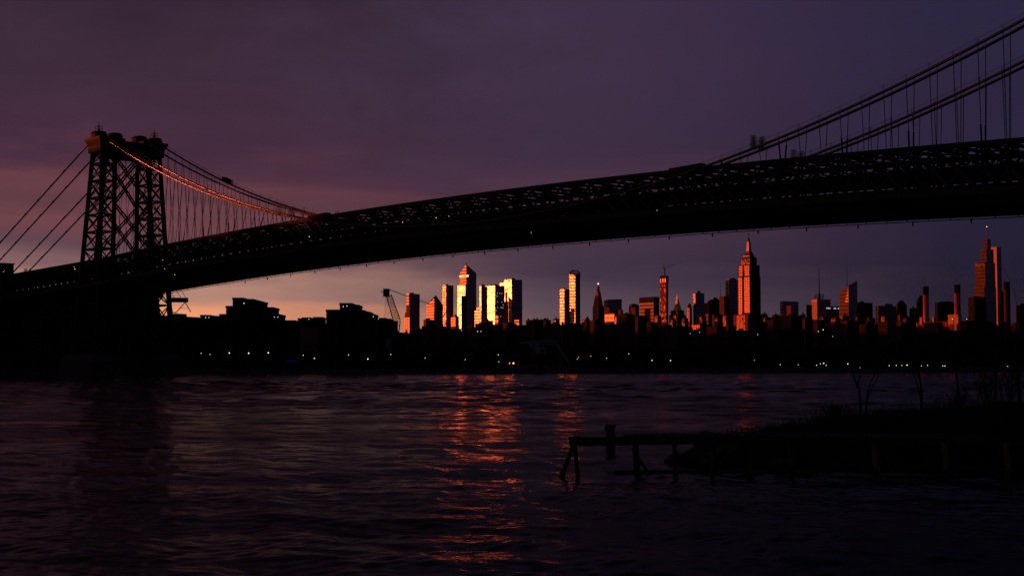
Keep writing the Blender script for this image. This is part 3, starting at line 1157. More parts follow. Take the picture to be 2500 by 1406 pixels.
r_, fp, z = tower_block('tall_gold_tower', 'tall pale-gold glass tower with broad dark right side', 1231, 1249, 1275, 682, 4550, GG, GK, SKY, gear=1)
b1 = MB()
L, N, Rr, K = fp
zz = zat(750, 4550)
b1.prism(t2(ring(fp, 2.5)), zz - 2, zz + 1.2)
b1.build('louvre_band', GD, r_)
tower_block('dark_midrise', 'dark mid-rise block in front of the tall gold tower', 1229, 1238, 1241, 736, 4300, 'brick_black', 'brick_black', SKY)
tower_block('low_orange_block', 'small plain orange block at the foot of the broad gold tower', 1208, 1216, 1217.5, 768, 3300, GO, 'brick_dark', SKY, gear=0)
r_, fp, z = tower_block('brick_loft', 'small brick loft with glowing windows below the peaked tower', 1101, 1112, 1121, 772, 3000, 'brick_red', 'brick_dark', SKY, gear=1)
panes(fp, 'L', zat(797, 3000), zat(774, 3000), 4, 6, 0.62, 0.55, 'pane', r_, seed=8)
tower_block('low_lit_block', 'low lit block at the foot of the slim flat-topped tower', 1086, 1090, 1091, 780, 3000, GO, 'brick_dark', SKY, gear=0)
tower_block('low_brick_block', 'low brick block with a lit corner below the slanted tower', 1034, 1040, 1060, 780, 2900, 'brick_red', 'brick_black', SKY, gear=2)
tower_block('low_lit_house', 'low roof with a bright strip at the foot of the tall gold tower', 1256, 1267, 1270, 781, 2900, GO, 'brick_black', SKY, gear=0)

# --- middle cluster
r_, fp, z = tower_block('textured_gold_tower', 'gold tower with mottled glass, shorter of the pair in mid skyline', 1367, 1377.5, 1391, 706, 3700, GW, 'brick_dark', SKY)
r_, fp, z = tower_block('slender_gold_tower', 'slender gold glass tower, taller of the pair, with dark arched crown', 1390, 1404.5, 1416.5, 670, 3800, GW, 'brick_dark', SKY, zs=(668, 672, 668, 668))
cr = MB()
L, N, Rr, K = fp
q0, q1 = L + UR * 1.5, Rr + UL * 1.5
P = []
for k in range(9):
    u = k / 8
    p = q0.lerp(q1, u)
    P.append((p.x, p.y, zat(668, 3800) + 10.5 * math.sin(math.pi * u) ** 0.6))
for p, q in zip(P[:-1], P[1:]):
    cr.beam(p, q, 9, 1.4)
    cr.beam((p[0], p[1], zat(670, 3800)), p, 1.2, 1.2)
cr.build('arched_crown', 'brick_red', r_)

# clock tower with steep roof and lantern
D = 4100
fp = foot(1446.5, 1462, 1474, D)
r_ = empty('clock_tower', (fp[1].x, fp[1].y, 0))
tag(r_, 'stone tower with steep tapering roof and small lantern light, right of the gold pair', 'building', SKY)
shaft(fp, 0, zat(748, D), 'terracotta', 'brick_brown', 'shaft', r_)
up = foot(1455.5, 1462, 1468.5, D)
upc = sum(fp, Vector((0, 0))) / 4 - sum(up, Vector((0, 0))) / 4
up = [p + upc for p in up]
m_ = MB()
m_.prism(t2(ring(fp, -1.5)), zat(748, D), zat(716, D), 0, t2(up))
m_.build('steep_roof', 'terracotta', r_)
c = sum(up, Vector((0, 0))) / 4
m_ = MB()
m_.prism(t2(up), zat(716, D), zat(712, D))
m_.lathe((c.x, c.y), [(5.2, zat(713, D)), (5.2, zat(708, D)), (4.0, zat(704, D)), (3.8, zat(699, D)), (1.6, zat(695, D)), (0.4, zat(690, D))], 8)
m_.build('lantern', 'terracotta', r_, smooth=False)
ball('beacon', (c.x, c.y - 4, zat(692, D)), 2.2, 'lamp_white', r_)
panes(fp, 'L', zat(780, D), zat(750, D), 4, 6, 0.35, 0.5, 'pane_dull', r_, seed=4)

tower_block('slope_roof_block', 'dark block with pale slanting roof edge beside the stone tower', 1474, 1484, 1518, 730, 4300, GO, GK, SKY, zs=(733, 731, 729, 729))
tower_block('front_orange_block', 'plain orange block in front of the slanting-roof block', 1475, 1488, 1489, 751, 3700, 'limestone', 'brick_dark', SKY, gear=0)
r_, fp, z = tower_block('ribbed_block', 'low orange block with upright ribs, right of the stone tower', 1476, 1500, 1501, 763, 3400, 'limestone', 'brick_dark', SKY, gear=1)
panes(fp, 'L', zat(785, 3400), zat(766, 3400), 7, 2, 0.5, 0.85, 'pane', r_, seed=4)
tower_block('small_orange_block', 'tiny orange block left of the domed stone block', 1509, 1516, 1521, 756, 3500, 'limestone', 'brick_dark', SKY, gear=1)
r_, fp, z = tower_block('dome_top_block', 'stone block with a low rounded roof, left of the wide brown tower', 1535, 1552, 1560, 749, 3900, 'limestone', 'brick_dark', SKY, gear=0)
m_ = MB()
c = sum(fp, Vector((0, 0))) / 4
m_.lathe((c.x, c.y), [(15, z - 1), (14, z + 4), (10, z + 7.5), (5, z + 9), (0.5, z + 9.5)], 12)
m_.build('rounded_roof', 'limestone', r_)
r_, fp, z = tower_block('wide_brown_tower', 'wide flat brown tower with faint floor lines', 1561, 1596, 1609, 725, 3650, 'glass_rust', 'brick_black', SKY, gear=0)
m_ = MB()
m_.prism(t2(ring(fp, 0.8)), z - 14, z + 0.8)
m_.build('dark_top_band', 'brick_dark', r_)

# slender tower under construction with a crane on top
D = 3900
r_ = empty('slender_unfinished_tower', (xat(1621, D), D, 0))
tag(r_, 'slender round-cornered tower under construction with dark ragged top', 'building', SKY)
cx, cy = xat(1621.5, D), D
fpu = foot(1611.5, 1627, 1631.5, D)
cx, cy = sum(fpu, Vector((0, 0))) / 4
shaft(fpu, 0, zat(691, D), 'brick_red', 'brick_dark', 'shaft', r_)
m_ = MB()
m_.prism(t2(ring(fpu, 1.6)), zat(691, D), zat(677, D))
m_.prism(t2(ring(fpu, 0.3)), zat(677, D), zat(673, D))
for k in range(7):
    p = fpu[0].lerp(fpu[1], (k + 0.3) / 7)
    m_.beam((p.x, p.y, zat(677, D)), (p.x, p.y, zat(672.5 - (k % 3), D)), 0.8, 0.8)
m_.build('formwork_crown', 'brick_dark', r_)
panes(ring(fpu, 1.65), 'L', zat(690, D), zat(679, D), 3, 1, 0.35, 0.9, 'pane', r_, 'lit_panel', 1.0, 2)
panes(fpu, 'L', zat(785, D), zat(695, D), 6, 22, 0.5, 0.45, 'pane', r_, 'window', 0.2, 4)
kr = empty('tower_crane', (cx + 2, cy, zat(674, D)))
tag(kr, 'hammer-shaped construction crane with raised jib on top of the slender unfinished tower', 'crane')
m_ = MB()
for dx in (-1, 1):
    for dy in (-1, 1):
        m_.beam((cx + 2 + dx, cy + dy, zat(674.2, D)), (cx + 2 + dx, cy + dy, zat(655, D)), 0.7, 0.7)
for k in range(8):
    z0, z1 = zat(674 - k * 2.3, D), zat(674 - (k + 1) * 2.3, D)
    m_.beam((cx + 1, cy - 1, z0), (cx + 3, cy - 1, z1), 0.45, 0.45)
    m_.beam((cx + 1, cy + 1, z1), (cx + 3, cy + 1, z0), 0.45, 0.45)
m_.build('mast', 'steel', kr)
m_ = MB()
pv = Vector((cx + 2, cy, zat(655, D)))
tip_ = pt(1651, 646, D)
m_.beam(pv + Vector((0, 0, 0.6)), tip_, 0.9, 0.7)
m_.beam(pv + Vector((0, 0, 2.2)), tip_, 0.5, 0.5)
m_.build('jib', 'steel', kr)
m_ = MB()
m_.beam(pv + Vector((0, 0, 0)), pv + Vector((-6, 0, 0.6)), 2.4, 2.0)
m_.beam(pv + Vector((-6, 0, 1)), pv + Vector((-2.5, 0, 9)), 0.7, 0.7)
m_.beam(pv + Vector((0, 0, 1)), pv + Vector((-2.5, 0, 9)), 0.7, 0.7)
m_.beam(pv + Vector((-2.5, 0, 9)), tip_, 0.28, 0.28)
m_.build('counter_jib', 'steel', kr)

# gilded pyramid
D = 4100
fp = foot(1633, 1655, 1674, D)
r_ = empty('gilded_roof_building', (fp[1].x, fp[1].y, 0))
tag(r_, 'broad stone building with a gilded pyramid roof', 'building', SKY)
shaft(fp, 0, zat(768, D), 'limestone', 'brick_dark', 'shaft', r_)
f2 = ring(fp, -5)
shaft(f2, zat(768, D), zat(757, D), 'limestone', 'brick_dark', 'upper_stage', r_)
f3 = ring(fp, -12)
c = sum(fp, Vector((0, 0))) / 4
m_ = MB()
m_.prism(t2(f3), zat(757, D), zat(722, D), 0, t2([c + (p - c) * 0.04 for p in f3]))
m_.build('pyramid_roof', 'gilded', r_)
m_ = MB()
m_.lathe((c.x, c.y), [(1.8, zat(727, D)), (1.6, zat(722, D)), (0.3, zat(714, D))], 6)
m_.build('finial', 'gilded', r_)
panes(fp, 'L', zat(790, D), zat(770, D), 6, 3, 0.4, 0.6, 'pane_dull', r_, seed=4)
r_, fp, z = tower_block('deco_tower', 'small rounded-top tower with glowing windows right of the gilded roof', 1676.5, 1684, 1689, 750, 3900, 'brick_red', 'brick_dark', SKY, gear=0)
m_ = MB()
c = sum(fp, Vector((0, 0))) / 4
m_.lathe((c.x, c.y), [(6.5, z - 1), (6, z + 4), (4, z + 8), (1.5, z + 10.5), (0.3, z + 12)], 8)
m_.build('domed_crown', 'brick_red', r_)
panes(fp, 'L', zat(785, 3900), zat(751, 3900), 2, 9, 0.4, 0.5, 'pane', r_, seed=4)
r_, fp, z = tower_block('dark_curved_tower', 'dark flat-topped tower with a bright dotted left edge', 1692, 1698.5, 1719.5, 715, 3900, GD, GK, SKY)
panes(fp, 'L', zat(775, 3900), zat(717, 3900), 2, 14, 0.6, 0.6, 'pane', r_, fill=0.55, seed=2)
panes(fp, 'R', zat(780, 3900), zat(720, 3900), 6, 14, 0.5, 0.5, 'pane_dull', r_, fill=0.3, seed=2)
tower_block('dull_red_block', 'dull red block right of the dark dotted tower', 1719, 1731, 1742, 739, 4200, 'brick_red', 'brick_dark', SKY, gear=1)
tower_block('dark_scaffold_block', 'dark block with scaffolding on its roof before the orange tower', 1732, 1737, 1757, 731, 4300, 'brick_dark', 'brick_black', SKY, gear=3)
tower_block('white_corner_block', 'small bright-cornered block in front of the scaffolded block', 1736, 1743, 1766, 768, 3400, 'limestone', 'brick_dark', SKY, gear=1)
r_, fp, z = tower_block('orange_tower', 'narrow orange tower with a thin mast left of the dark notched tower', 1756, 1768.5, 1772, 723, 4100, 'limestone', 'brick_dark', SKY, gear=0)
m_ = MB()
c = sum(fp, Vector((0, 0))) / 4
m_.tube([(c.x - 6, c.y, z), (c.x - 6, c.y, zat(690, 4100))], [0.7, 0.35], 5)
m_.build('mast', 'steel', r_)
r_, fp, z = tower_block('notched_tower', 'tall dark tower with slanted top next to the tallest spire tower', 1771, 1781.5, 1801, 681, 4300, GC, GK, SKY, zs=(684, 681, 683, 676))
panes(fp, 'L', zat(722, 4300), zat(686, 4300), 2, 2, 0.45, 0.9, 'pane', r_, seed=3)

# --- tallest spire tower
D = 4650
f1 = foot(1801.5, 1832, 1857, D)
es = empty('spire_tower', (f1[1].x, f1[1].y, 0))
tag(es, 'tallest stone tower with setbacks, spire and grid of glowing windows', 'building', SKY)
f2 = foot(1803.5, 1832.5, 1855, D)
f3 = foot(1810, 1832, 1848, D)
f4 = foot(1815, 1831, 1842.5, D)


def centred(fp, ref):
    d = sum(ref, Vector((0, 0))) / 4 - sum(fp, Vector((0, 0))) / 4
    return [p + d for p in fp]


shaft(f1, 0, zat(674, D), 'limestone', 'brick_dark', 'shaft', es)
f2 = ring(f1, -2.5)
shaft(f2, zat(674, D), zat(646, D), 'limestone', 'brick_dark', 'setback', es)
f3c = centred(f3, f1)
shaft(f3c, zat(646, D), zat(627, D), 'limestone', 'brick_dark', 'setback', es)
f4c = centred(f4, f1)
shaft(f4c, zat(627, D), zat(622, D), 'limestone', 'brick_dark', 'setback', es)
shaft(ring(f4c, -4), zat(622, D), zat(616, D), 'limestone', 'brick_dark', 'setback', es)
m_ = MB()
m_.prism(t2(ring(f4c, 0.8)), zat(624.4, D), zat(623.2, D))
m_.build('parapet', 'pane', es)
c = sum(f1, Vector((0, 0))) / 4
m_ = MB()
q4 = lambda h: t2([c + v * h for v in (UL - UR, -UL - UR, UR - UL, UL + UR)])
m_.prism(q4(8.0), zat(616, D), zat(611, D), 0, q4(6.2))
m_.prism(q4(6.0), zat(611, D), zat(588, D), 0, q4(4.4))
m_.build('mooring_mast', 'pane_dull', es)
m_ = MB()
m_.lathe((c.x, c.y), [(5.0, zat(588, D)), (4.6, zat(584, D)), (2.8, zat(580, D)), (1.6, zat(577, D))], 10)
m_.build('domed_cap', 'pane', es, smooth=True)
m_ = MB()
m_.tube([(c.x, c.y, zat(577, D)), (c.x, c.y, zat(566, D)), (c.x, c.y, zat(553, D))], [1.6, 1.0, 0.5], 6)
m_.build('antenna', 'brick_red', es)
panes(f1, 'L', zat(800, D), zat(676, D), 2, 30, 0.78, 0.62, 'pane', es, u0=0.04, u1=0.36, fill=1.0, seed=1)
panes(f1, 'L', zat(800, D), zat(676, D), 3, 30, 0.78, 0.62, 'pane', es, u0=0.52, u1=0.97, fill=1.0, seed=2)
panes(f2, 'L', zat(673, D), zat(647.5, D), 2, 6, 0.78, 0.56, 'pane', es, u0=0.06, u1=0.36, seed=1)
panes(f2, 'L', zat(673, D), zat(647.5, D), 3, 6, 0.78, 0.56, 'pane', es, u0=0.52, u1=0.96, seed=2)
panes(f3c, 'L', zat(645, D), zat(632, D), 7, 4, 0.5, 0.5, 'pane', es, fill=.7, seed=3)
# proud black strip painted in for the shade between the two window bays
m_ = MB()
L, N, Rr, K = f1
a, b = L.lerp(N, 0.385), L.lerp(N, 0.50)
m_.prism(t2([a + NL * 0.4, b + NL * 0.4, b - NL * 1, a - NL * 1]), 0, zat(660, D))
m_.build('bay_shade_strip', 'brick_black', es)
r_, fp, z = tower_block('front_apartment_slab', 'red brick apartment slab with glowing windows in front of the tallest spire tower', 1790, 1826, 1860, 767, 2300, 'brick_red', 'brick_black', 'brick slabs with glowing windows', gear=2)
panes(fp, 'L', zat(806, 2300), zat(769, 2300), 6, 8, 0.5, 0.5, 'pane', r_, seed=6, fill=.9, u0=.22, u1=.8)
r_, fp, z = tower_block('small_brick_slab', 'small brick slab with glowing windows below the dark dotted tower', 1687.5, 1709, 1735, 791, 2200, 'brick_red', 'brick_black', 'brick slabs with glowing windows', gear=1)
panes(fp, 'L', zat(808, 2200), zat(793, 2200), 5, 4, 0.5, 0.5, 'pane', r_, seed=7, fill=.8)
# --- right of the spire
tower_block('low_dark_slab', 'low dark slab just right of the tallest spire tower', 1858, 1860, 1873, 766, 3300, 'brick_dark', 'brick_black', SKY, gear=1)
tower_block('round_shoulder_tower', 'dark tower with chamfered shoulders behind a red brick slab', 1904, 1912, 1949, 735, 3900, GD, GK, SKY, gear=0)
tower_block('red_face_block', 'narrow red face of a block in front of the dark chamfered tower', 1920, 1932, 1934, 746, 3300, 'brick_red', 'brick_dark', SKY, gear=0)
r_, fp, z = tower_block('red_window_slab', 'wide red brick slab with small lit windows right of the tallest spire tower', 1900, 1932.5, 1965, 769, 2300, 'brick_red', 'brick_black', 'brick slabs with glowing windows', gear=2)
panes(fp, 'L', zat(803, 2300), zat(771, 2300), 7, 7, 0.4, 0.45, 'pane_dull', r_, seed=6, fill=.75)
tower_block('thin_dark_block', 'thin dark block left of the mast-topped tower', 1968, 1971, 1982, 744, 4200, 'brick_dark', 'brick_black', SKY, gear=0)
r_, fp, z = tower_block('mast_tower', 'ribbed tower with a tall lattice mast on a square roof frame', 1981, 1996, 2027, 730, 4700, 'brick_red', GK, SKY, gear=0)
panes(fp, 'L', zat(780, 4700), zat(736, 4700), 5, 9, 0.45, 0.7, 'pane_dull', r_, seed=5)
panes(fp, 'L', z - 9, z - 1, 5, 1, 0.55, 0.9, 'pane', r_, seed=5)
m_ = MB()
c = Vector((xat(2006, 4700), 4730))
for dx in (-13, 13):
    for dy in (-10, 10):
        m_.beam((c.x + dx, c.y + dy, z), (c.x + dx, c.y + dy, zat(718, 4700)), 1.4, 1.4)
for z_ in (zat(718, 4700), zat(723, 4700)):
    for s_ in (-10, 10):
        m_.beam((c.x - 13, c.y + s_, z_), (c.x + 13, c.y + s_, z_), 1.1, 1.1)
    for s_ in (-13, 13):
        m_.beam((c.x + s_, c.y - 10, z_), (c.x + s_, c.y + 10, z_), 1.1, 1.1)
m_.build('roof_frame', 'steel', r_)
m_ = MB()
m_.tube([(c.x, c.y, z), (c.x, c.y, zat(716, 4700)), (c.x, c.y, zat(715, 4700)), (c.x, c.y, zat(690, 4700)), (c.x, c.y, zat(653, 4700))], [6, 4.5, 2.2, 1.6, 0.5], 6)
m_.build('mast', 'steel', r_)
sg = MB()
fr = foot(2016, 2018, 2027.5, 4690)
sg.prism(t2(fr), zat(744, 4690), zat(738, 4690))
sg.build('red_sign', 'red_sign', r_)
r_, fp, z = tower_block('lit_sign_block', 'dark block with a glowing white roof sign between the mast-topped and crystal towers', 2014, 2018, 2048, 747, 4300, GD, GK, SKY, gear=0)
panes(fp, 'R', z - 9, z - 4, 9, 1, 0.7, 0.7, 'sign_lit', r_, 'roof_sign', 0.6, 3)
# crystal tower with sloping facets
D = 4750
fp = foot(2049, 2073, 2093, D)
r_ = empty('crystal_tower', (fp[1].x, fp[1].y, 0))
tag(r_, 'faceted crystal-like tower with sloping crown, gold triangle and thin spire', 'building', SKY)
shaft(fp, 0, 0, PC, GK, 'shaft', r_, zs=[zat(714, D), zat(697, D), zat(684, D), zat(700, D)])
L, N, Rr, K = fp
m_ = MB()  # brighter glass triangle laid flat on the face for the sun's glint
a = N.lerp(L, 0.40) + NL * 0.6
b = N + NL * 0.6
m_.add([(a.x, a.y, zat(738, D)), (b.x, b.y, zat(738, D)), (b.x, b.y, zat(697, D)), ((a.x + b.x * 3) / 4, (a.y + b.y * 3) / 4, zat(712, D))], [(0, 1, 2), (0, 2, 3)])
m_.build('glint_triangle', GO, r_)
c = N.lerp(K, 0.35)
m_ = MB()
m_.tube([(c.x - 4, c.y, zat(705, D)), (c.x - 4, c.y, zat(680, D)), (c.x - 4, c.y, zat(645, D))], [1.6, 1.1, 0.4], 6)
m_.build('spire', 'steel', r_)
tower_block('flat_black_tower', 'flat black tower right of the crystal tower', 2091, 2094, 2130, 738, 4300, 'brick_dark', 'brick_black', SKY, gear=1)
r_, fp, z = tower_block('striped_dark_tower', 'wide dark tower with faint horizontal stripes', 2137, 2145, 2187, 746, 4200, GD, GD, SKY, gear=1)
r_, fp, z = tower_block('pyramid_cap_tower', 'dark tower with a small pyramid cap right of the striped one', 2187, 2192, 2213.5, 743, 4100, 'brick_brown', 'brick_dark', SKY, gear=0)
m_ = MB()
c = sum(fp, Vector((0, 0))) / 4
m_.prism(t2(ring(fp, -2)), z, zat(733, 4100), 0, t2([c + (p - c) * 0.35 for p in fp]))
m_.build('pyramid_cap', 'brick_brown', r_)
tower_block('low_brown_block', 'low brown block left of the stepped dark tower', 2219, 2222, 2237, 752, 3900, 'brick_brown', 'brick_dark', SKY, gear=1)
r_, fp, z = tower_block('stepped_dark_tower', 'stepped dark tower just left of the first chimney', 2237, 2243, 2262, 735, 4100, 'brick_brown', 'brick_dark', SKY, gear=0)
shaft(foot(2240, 2245, 2259, 4110), z, zat(727, 4110), 'brick_brown', 'brick_dark', 'upper_stage', r_)
shaft(foot(2244, 2247, 2256, 4120), z, zat(721, 4120), 'brick_brown', 'brick_dark', 'upper_stage', r_)
panes(fp, 'R', zat(775, 4100), zat(738, 4100), 5, 8, 0.4, 0.3, 'pane_dull', r_, seed=2, fill=.5)
tower_block('dark_broad_block', 'broad dark block between the two front chimneys', 2281, 2290, 2342, 738, 2500, 'brick_dark', 'brick_black', SKY, gear=2)
tower_block('dark_flat_block', 'dark flat block at the foot of the tiered spire tower', 2363, 2380, 2407, 725, 3000, 'brick_dark', 'brick_black', SKY, gear=1)
tower_block('brown_end_block', 'brown block right of the last faint chimney', 2478, 2484, 2510, 745, 2600, 'brick_brown', 'brick_dark', SKY, gear=1)
tower_block('right_base_block', 'dark low block between the tiered spire tower and last chimney', 2437, 2445, 2466, 712, 4200, 'brick_brown', 'brick_dark', SKY, gear=1)

# tiered spire tower at right
D = 4900
tv = empty('tiered_spire_tower', (xat(2412, D), D, 0))
tag(tv, 'tall tiered glass tower with a thin spire at the right of the skyline', 'building', SKY)
for xl, xs, xr, yb, yt, ml in ((2377, 2405, 2432, 900, 700, PC), (2382, 2408, 2430.5, 700, 640, PC), (2396, 2412, 2427.5, 640, 608, PC), (2403, 2414.5, 2421, 608, 583, PC)):
    shaft(foot(xl, xs, xr, D), max(0, zat(yb, D)) if yb < 890 else 0, zat(yt, D), ml, GK, 'tier', tv)
fq = foot(2382, 2408, 2430.5, D)
panes(fq, 'L', zat(651, D), zat(642, D), 9, 2, 0.6, 0.6, 'pane', tv, 'lit_band', 0.8, 3)
panes(fq, 'L', zat(700, D), zat(655, D), 8, 6, 0.25, 0.2, 'pane', tv, 'window', 0.25, 5)
m_ = MB()
c = Vector((xat(2416.5, D), D + 12))
m_.tube([(c.x, c.y, zat(584, D)), (c.x, c.y, zat(568, D)), (c.x, c.y, zat(554, D))], [2.0, 1.3, 0.7], 6)
m_.build('spire', 'brick_red', tv)
ball('beacon', (c.x, c.y - 2, zat(553, D)), 1.6, 'lamp_white', tv)
r_, fp, z = tower_block('rear_orange_tower', 'plain orange-faced tower behind the tiered spire tower', 2420, 2437, 2446, 603, 5400, 'orange_plain', GK, SKY, gear=0)

# ------------------------------------------------------------------ power station with chimneys
D = 1500
ps = empty('power_station', (xat(2300, D), D, 0))
tag(ps, 'long red brick power station below the chimneys at right', 'power station')
fp = foot(2231, 2290, 2300, D)
shaft(fp, 0, zat(786, D), 'brick_red', 'brick_dark', 'boiler_house', ps)
panes(fp, 'L', zat(796, D), zat(788, D), 5, 1, 0.12, 0.9, 'pane', ps, seed=2)
fp2 = foot(2284, 2360, 2425, D + 60)
shaft(fp2, 0, zat(783, D + 60), 'brick_red', 'brick_dark', 'turbine_hall', ps)
panes(fp2, 'L', zat(797, D + 60), zat(786, D + 60), 8, 1, 0.12, 0.8, 'pane_dull', ps, seed=2)
for xl, xs, xr, yt in ((2244, 2252, 2254, 774.5), (2271, 2280, 2282, 774), (2313, 2340, 2343, 767.5)):
    shaft(foot(xl, xs, xr, D + 15), zat(790, D), zat(yt, D + 15), 'pane', 'brick_dark', 'roof_house', ps)
for px, hw, yt, DD, lab, mt in ((2270, 7.2, 698, 1510, 'tall round brick chimney, left of the two in front at the power station', 'chimney_brick'),
                                (2347.5, 7.6, 694, 1510, 'tall round brick chimney, right of the two in front at the power station', 'chimney_brick'),
                                (2469.5, 7.5, 687, 1560, 'faint dark chimney nearest the right edge of the picture', 'brick_brown')):
    r0 = hw / F * DD
    c = (xat(px, DD), DD + 12)
    q = empty('chimney', (c[0], c[1], 0))
    tag(q, lab, 'chimney', 'chimneys of the power station')
    m_ = MB()
    zt_ = zat(yt, DD)
    m_.lathe(c, [(r0 * 1.25, 0), (r0 * 1.02, zt_ * 0.6), (r0, zt_ - 9)], 16)
    m_.build('stack', mt, q, smooth=True)
    m_ = MB()
    m_.lathe(c, [(r0 * 1.0, zt_ - 9), (r0 * 1.0, zt_ - 1.2), (r0 * 1.12, zt_ - 1.0), (r0 * 1.12, zt_)], 16)
    m_.build('sooty_rim', 'brick_black', q, smooth=False)

# ------------------------------------------------------------------ apartment towers of the near shore (left)
LES = 'dark apartment towers on the far bank'


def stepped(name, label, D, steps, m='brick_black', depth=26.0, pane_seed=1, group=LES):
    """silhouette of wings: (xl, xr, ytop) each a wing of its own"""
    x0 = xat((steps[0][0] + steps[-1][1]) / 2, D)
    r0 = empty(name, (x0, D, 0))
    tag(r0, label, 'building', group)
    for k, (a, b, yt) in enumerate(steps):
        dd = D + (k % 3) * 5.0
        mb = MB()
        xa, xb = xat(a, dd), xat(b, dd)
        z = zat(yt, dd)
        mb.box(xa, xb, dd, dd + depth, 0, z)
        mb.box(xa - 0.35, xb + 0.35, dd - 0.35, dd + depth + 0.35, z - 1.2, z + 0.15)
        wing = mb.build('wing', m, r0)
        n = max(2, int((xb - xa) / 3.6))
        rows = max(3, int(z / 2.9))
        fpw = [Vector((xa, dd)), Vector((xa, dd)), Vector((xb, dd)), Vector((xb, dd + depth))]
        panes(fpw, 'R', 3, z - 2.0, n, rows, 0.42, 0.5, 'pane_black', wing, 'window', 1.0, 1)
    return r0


stepped('apartment_tower', 'low dark rooftops right beside the bridge tower', 980, [(415, 437, 791), (437, 453, 783), (453, 470, 790)])
stepped('apartment_tower', 'dark apartment block with a wide roof cabin and two roof lights', 960, [(466, 489, 780), (489, 511, 769), (510, 528, 771), (527, 540, 783)])
stepped('apartment_tower', 'tallest stepped dark apartment tower left of centre on the far bank', 930,
        [(536, 552, 767), (551, 568, 747), (567, 592, 727), (592, 617, 730), (617, 636, 735), (635, 665, 750), (664, 681, 767), (680, 719.5, 782)])
stepped('apartment_tower', 'paired flat-roofed dark block between the two big stepped towers', 1250, [(727, 737, 777), (737, 757, 775), (756, 766, 779), (765, 786, 774), (786, 800, 790)])
stepped('apartment_tower', 'stepped dark apartment tower left of the lattice crane', 940,
        [(796, 829, 756), (829, 858, 740), (857, 874, 744), (873, 887, 757), (886, 901, 761), (900, 914, 767)])
stepped('apartment_tower', 'low dark block with small roof cabins under the lattice crane', 1150, [(914, 927, 780), (926, 940, 776), (939, 952, 778), (951, 965, 783)])
r_, fp, z = tower_block('red_lit_house', 'dull red brick block half in shadow between the two big stepped towers', 722, 778, 790, 797, 1080, 'brick_brown', 'brick_black', LES, gear=1)
panes(fp, 'L', zat(855, 1080), zat(803, 1080), 10, 9, 0.28, 0.6, 'pane_black', r_, seed=4)
tower_block('pale_wall_house', 'pale grey end wall low down under the lattice crane', 942, 944, 956, 826, 1000, 'concrete', 'concrete', LES, gear=0)

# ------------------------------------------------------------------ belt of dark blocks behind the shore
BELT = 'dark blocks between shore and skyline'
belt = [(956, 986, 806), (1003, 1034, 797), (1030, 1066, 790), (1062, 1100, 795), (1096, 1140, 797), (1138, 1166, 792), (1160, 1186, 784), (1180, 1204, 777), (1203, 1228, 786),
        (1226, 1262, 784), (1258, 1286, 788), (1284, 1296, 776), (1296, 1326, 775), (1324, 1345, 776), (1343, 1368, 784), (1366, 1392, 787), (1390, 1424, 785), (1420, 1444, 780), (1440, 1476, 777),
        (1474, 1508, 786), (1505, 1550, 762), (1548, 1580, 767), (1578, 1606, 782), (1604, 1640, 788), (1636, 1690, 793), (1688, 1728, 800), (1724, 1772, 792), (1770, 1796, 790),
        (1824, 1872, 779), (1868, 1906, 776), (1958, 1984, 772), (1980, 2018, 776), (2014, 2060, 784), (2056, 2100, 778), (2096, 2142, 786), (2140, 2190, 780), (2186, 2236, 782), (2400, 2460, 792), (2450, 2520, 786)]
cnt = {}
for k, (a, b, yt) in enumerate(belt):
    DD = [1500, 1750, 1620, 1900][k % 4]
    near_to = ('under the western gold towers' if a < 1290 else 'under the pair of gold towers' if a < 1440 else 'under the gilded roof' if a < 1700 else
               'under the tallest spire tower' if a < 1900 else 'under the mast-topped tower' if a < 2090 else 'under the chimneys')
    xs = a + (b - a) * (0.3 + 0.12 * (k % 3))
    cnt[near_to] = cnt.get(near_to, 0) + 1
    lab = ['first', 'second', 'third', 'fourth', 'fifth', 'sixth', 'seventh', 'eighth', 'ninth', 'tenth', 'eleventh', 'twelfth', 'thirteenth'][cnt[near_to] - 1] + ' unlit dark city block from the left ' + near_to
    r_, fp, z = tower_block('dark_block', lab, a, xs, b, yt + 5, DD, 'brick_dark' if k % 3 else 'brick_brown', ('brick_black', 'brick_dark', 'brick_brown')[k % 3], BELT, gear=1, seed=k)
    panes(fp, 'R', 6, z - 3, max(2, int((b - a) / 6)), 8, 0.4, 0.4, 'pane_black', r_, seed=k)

# unseen slabs added up-sun, heights set to shade the shore and bridge
seg = [(a_, a_ + 84, 142 + (i % 3) * 2) for i, a_ in enumerate(range(-120, 370, 80))] + [(362, 437, 87), (435, 485, 80), (484, 500, 100), (498.5, 577, 121), (574, 657, 121)]
seg += [(a_, a_ + 84, (74 + (i % 3) * 3) if not 1520 < a_ < 1640 else 65) for i, a_ in enumerate(range(655, 2100, 80))]
for k, (pa, pb, h) in enumerate(seg):
    q_ = 1120 + (60 * (k % 3) if not 430 < pa < 600 else 0)
    p_, ww = (pa + pb) / 2, pb - pa
    X = -0.934 * q_ + 0.358 * p_
    Y = 0.358 * q_ + 0.934 * p_
    fp = [Vector((X, Y)) + Vector((0.358, 0.934)) * (u * ww / 2) + Vector((-0.934, 0.358)) * (v * 9) for u, v in ((1, 1), (-1, 1), (-1, -1), (1, -1))]
    mb = MB()
    mb.prism(t2(fp), 0, h)
    o = empty('sun_blocker_slab', (X, Y, 0))
    mb.build('shaft', 'brick_dark', o)
    mb = MB()
    c = sum(fp, Vector((0, 0))) / 4
    mb.prism(t2([c + (v - c) * 0.3 for v in fp]), h, h + 4)
    mb.build('roof_plant', 'roof_tar', o)
    tag(o, 'unseen slab added far up the left bank to block the sun', 'building', 'added sun blockers up the left bank')

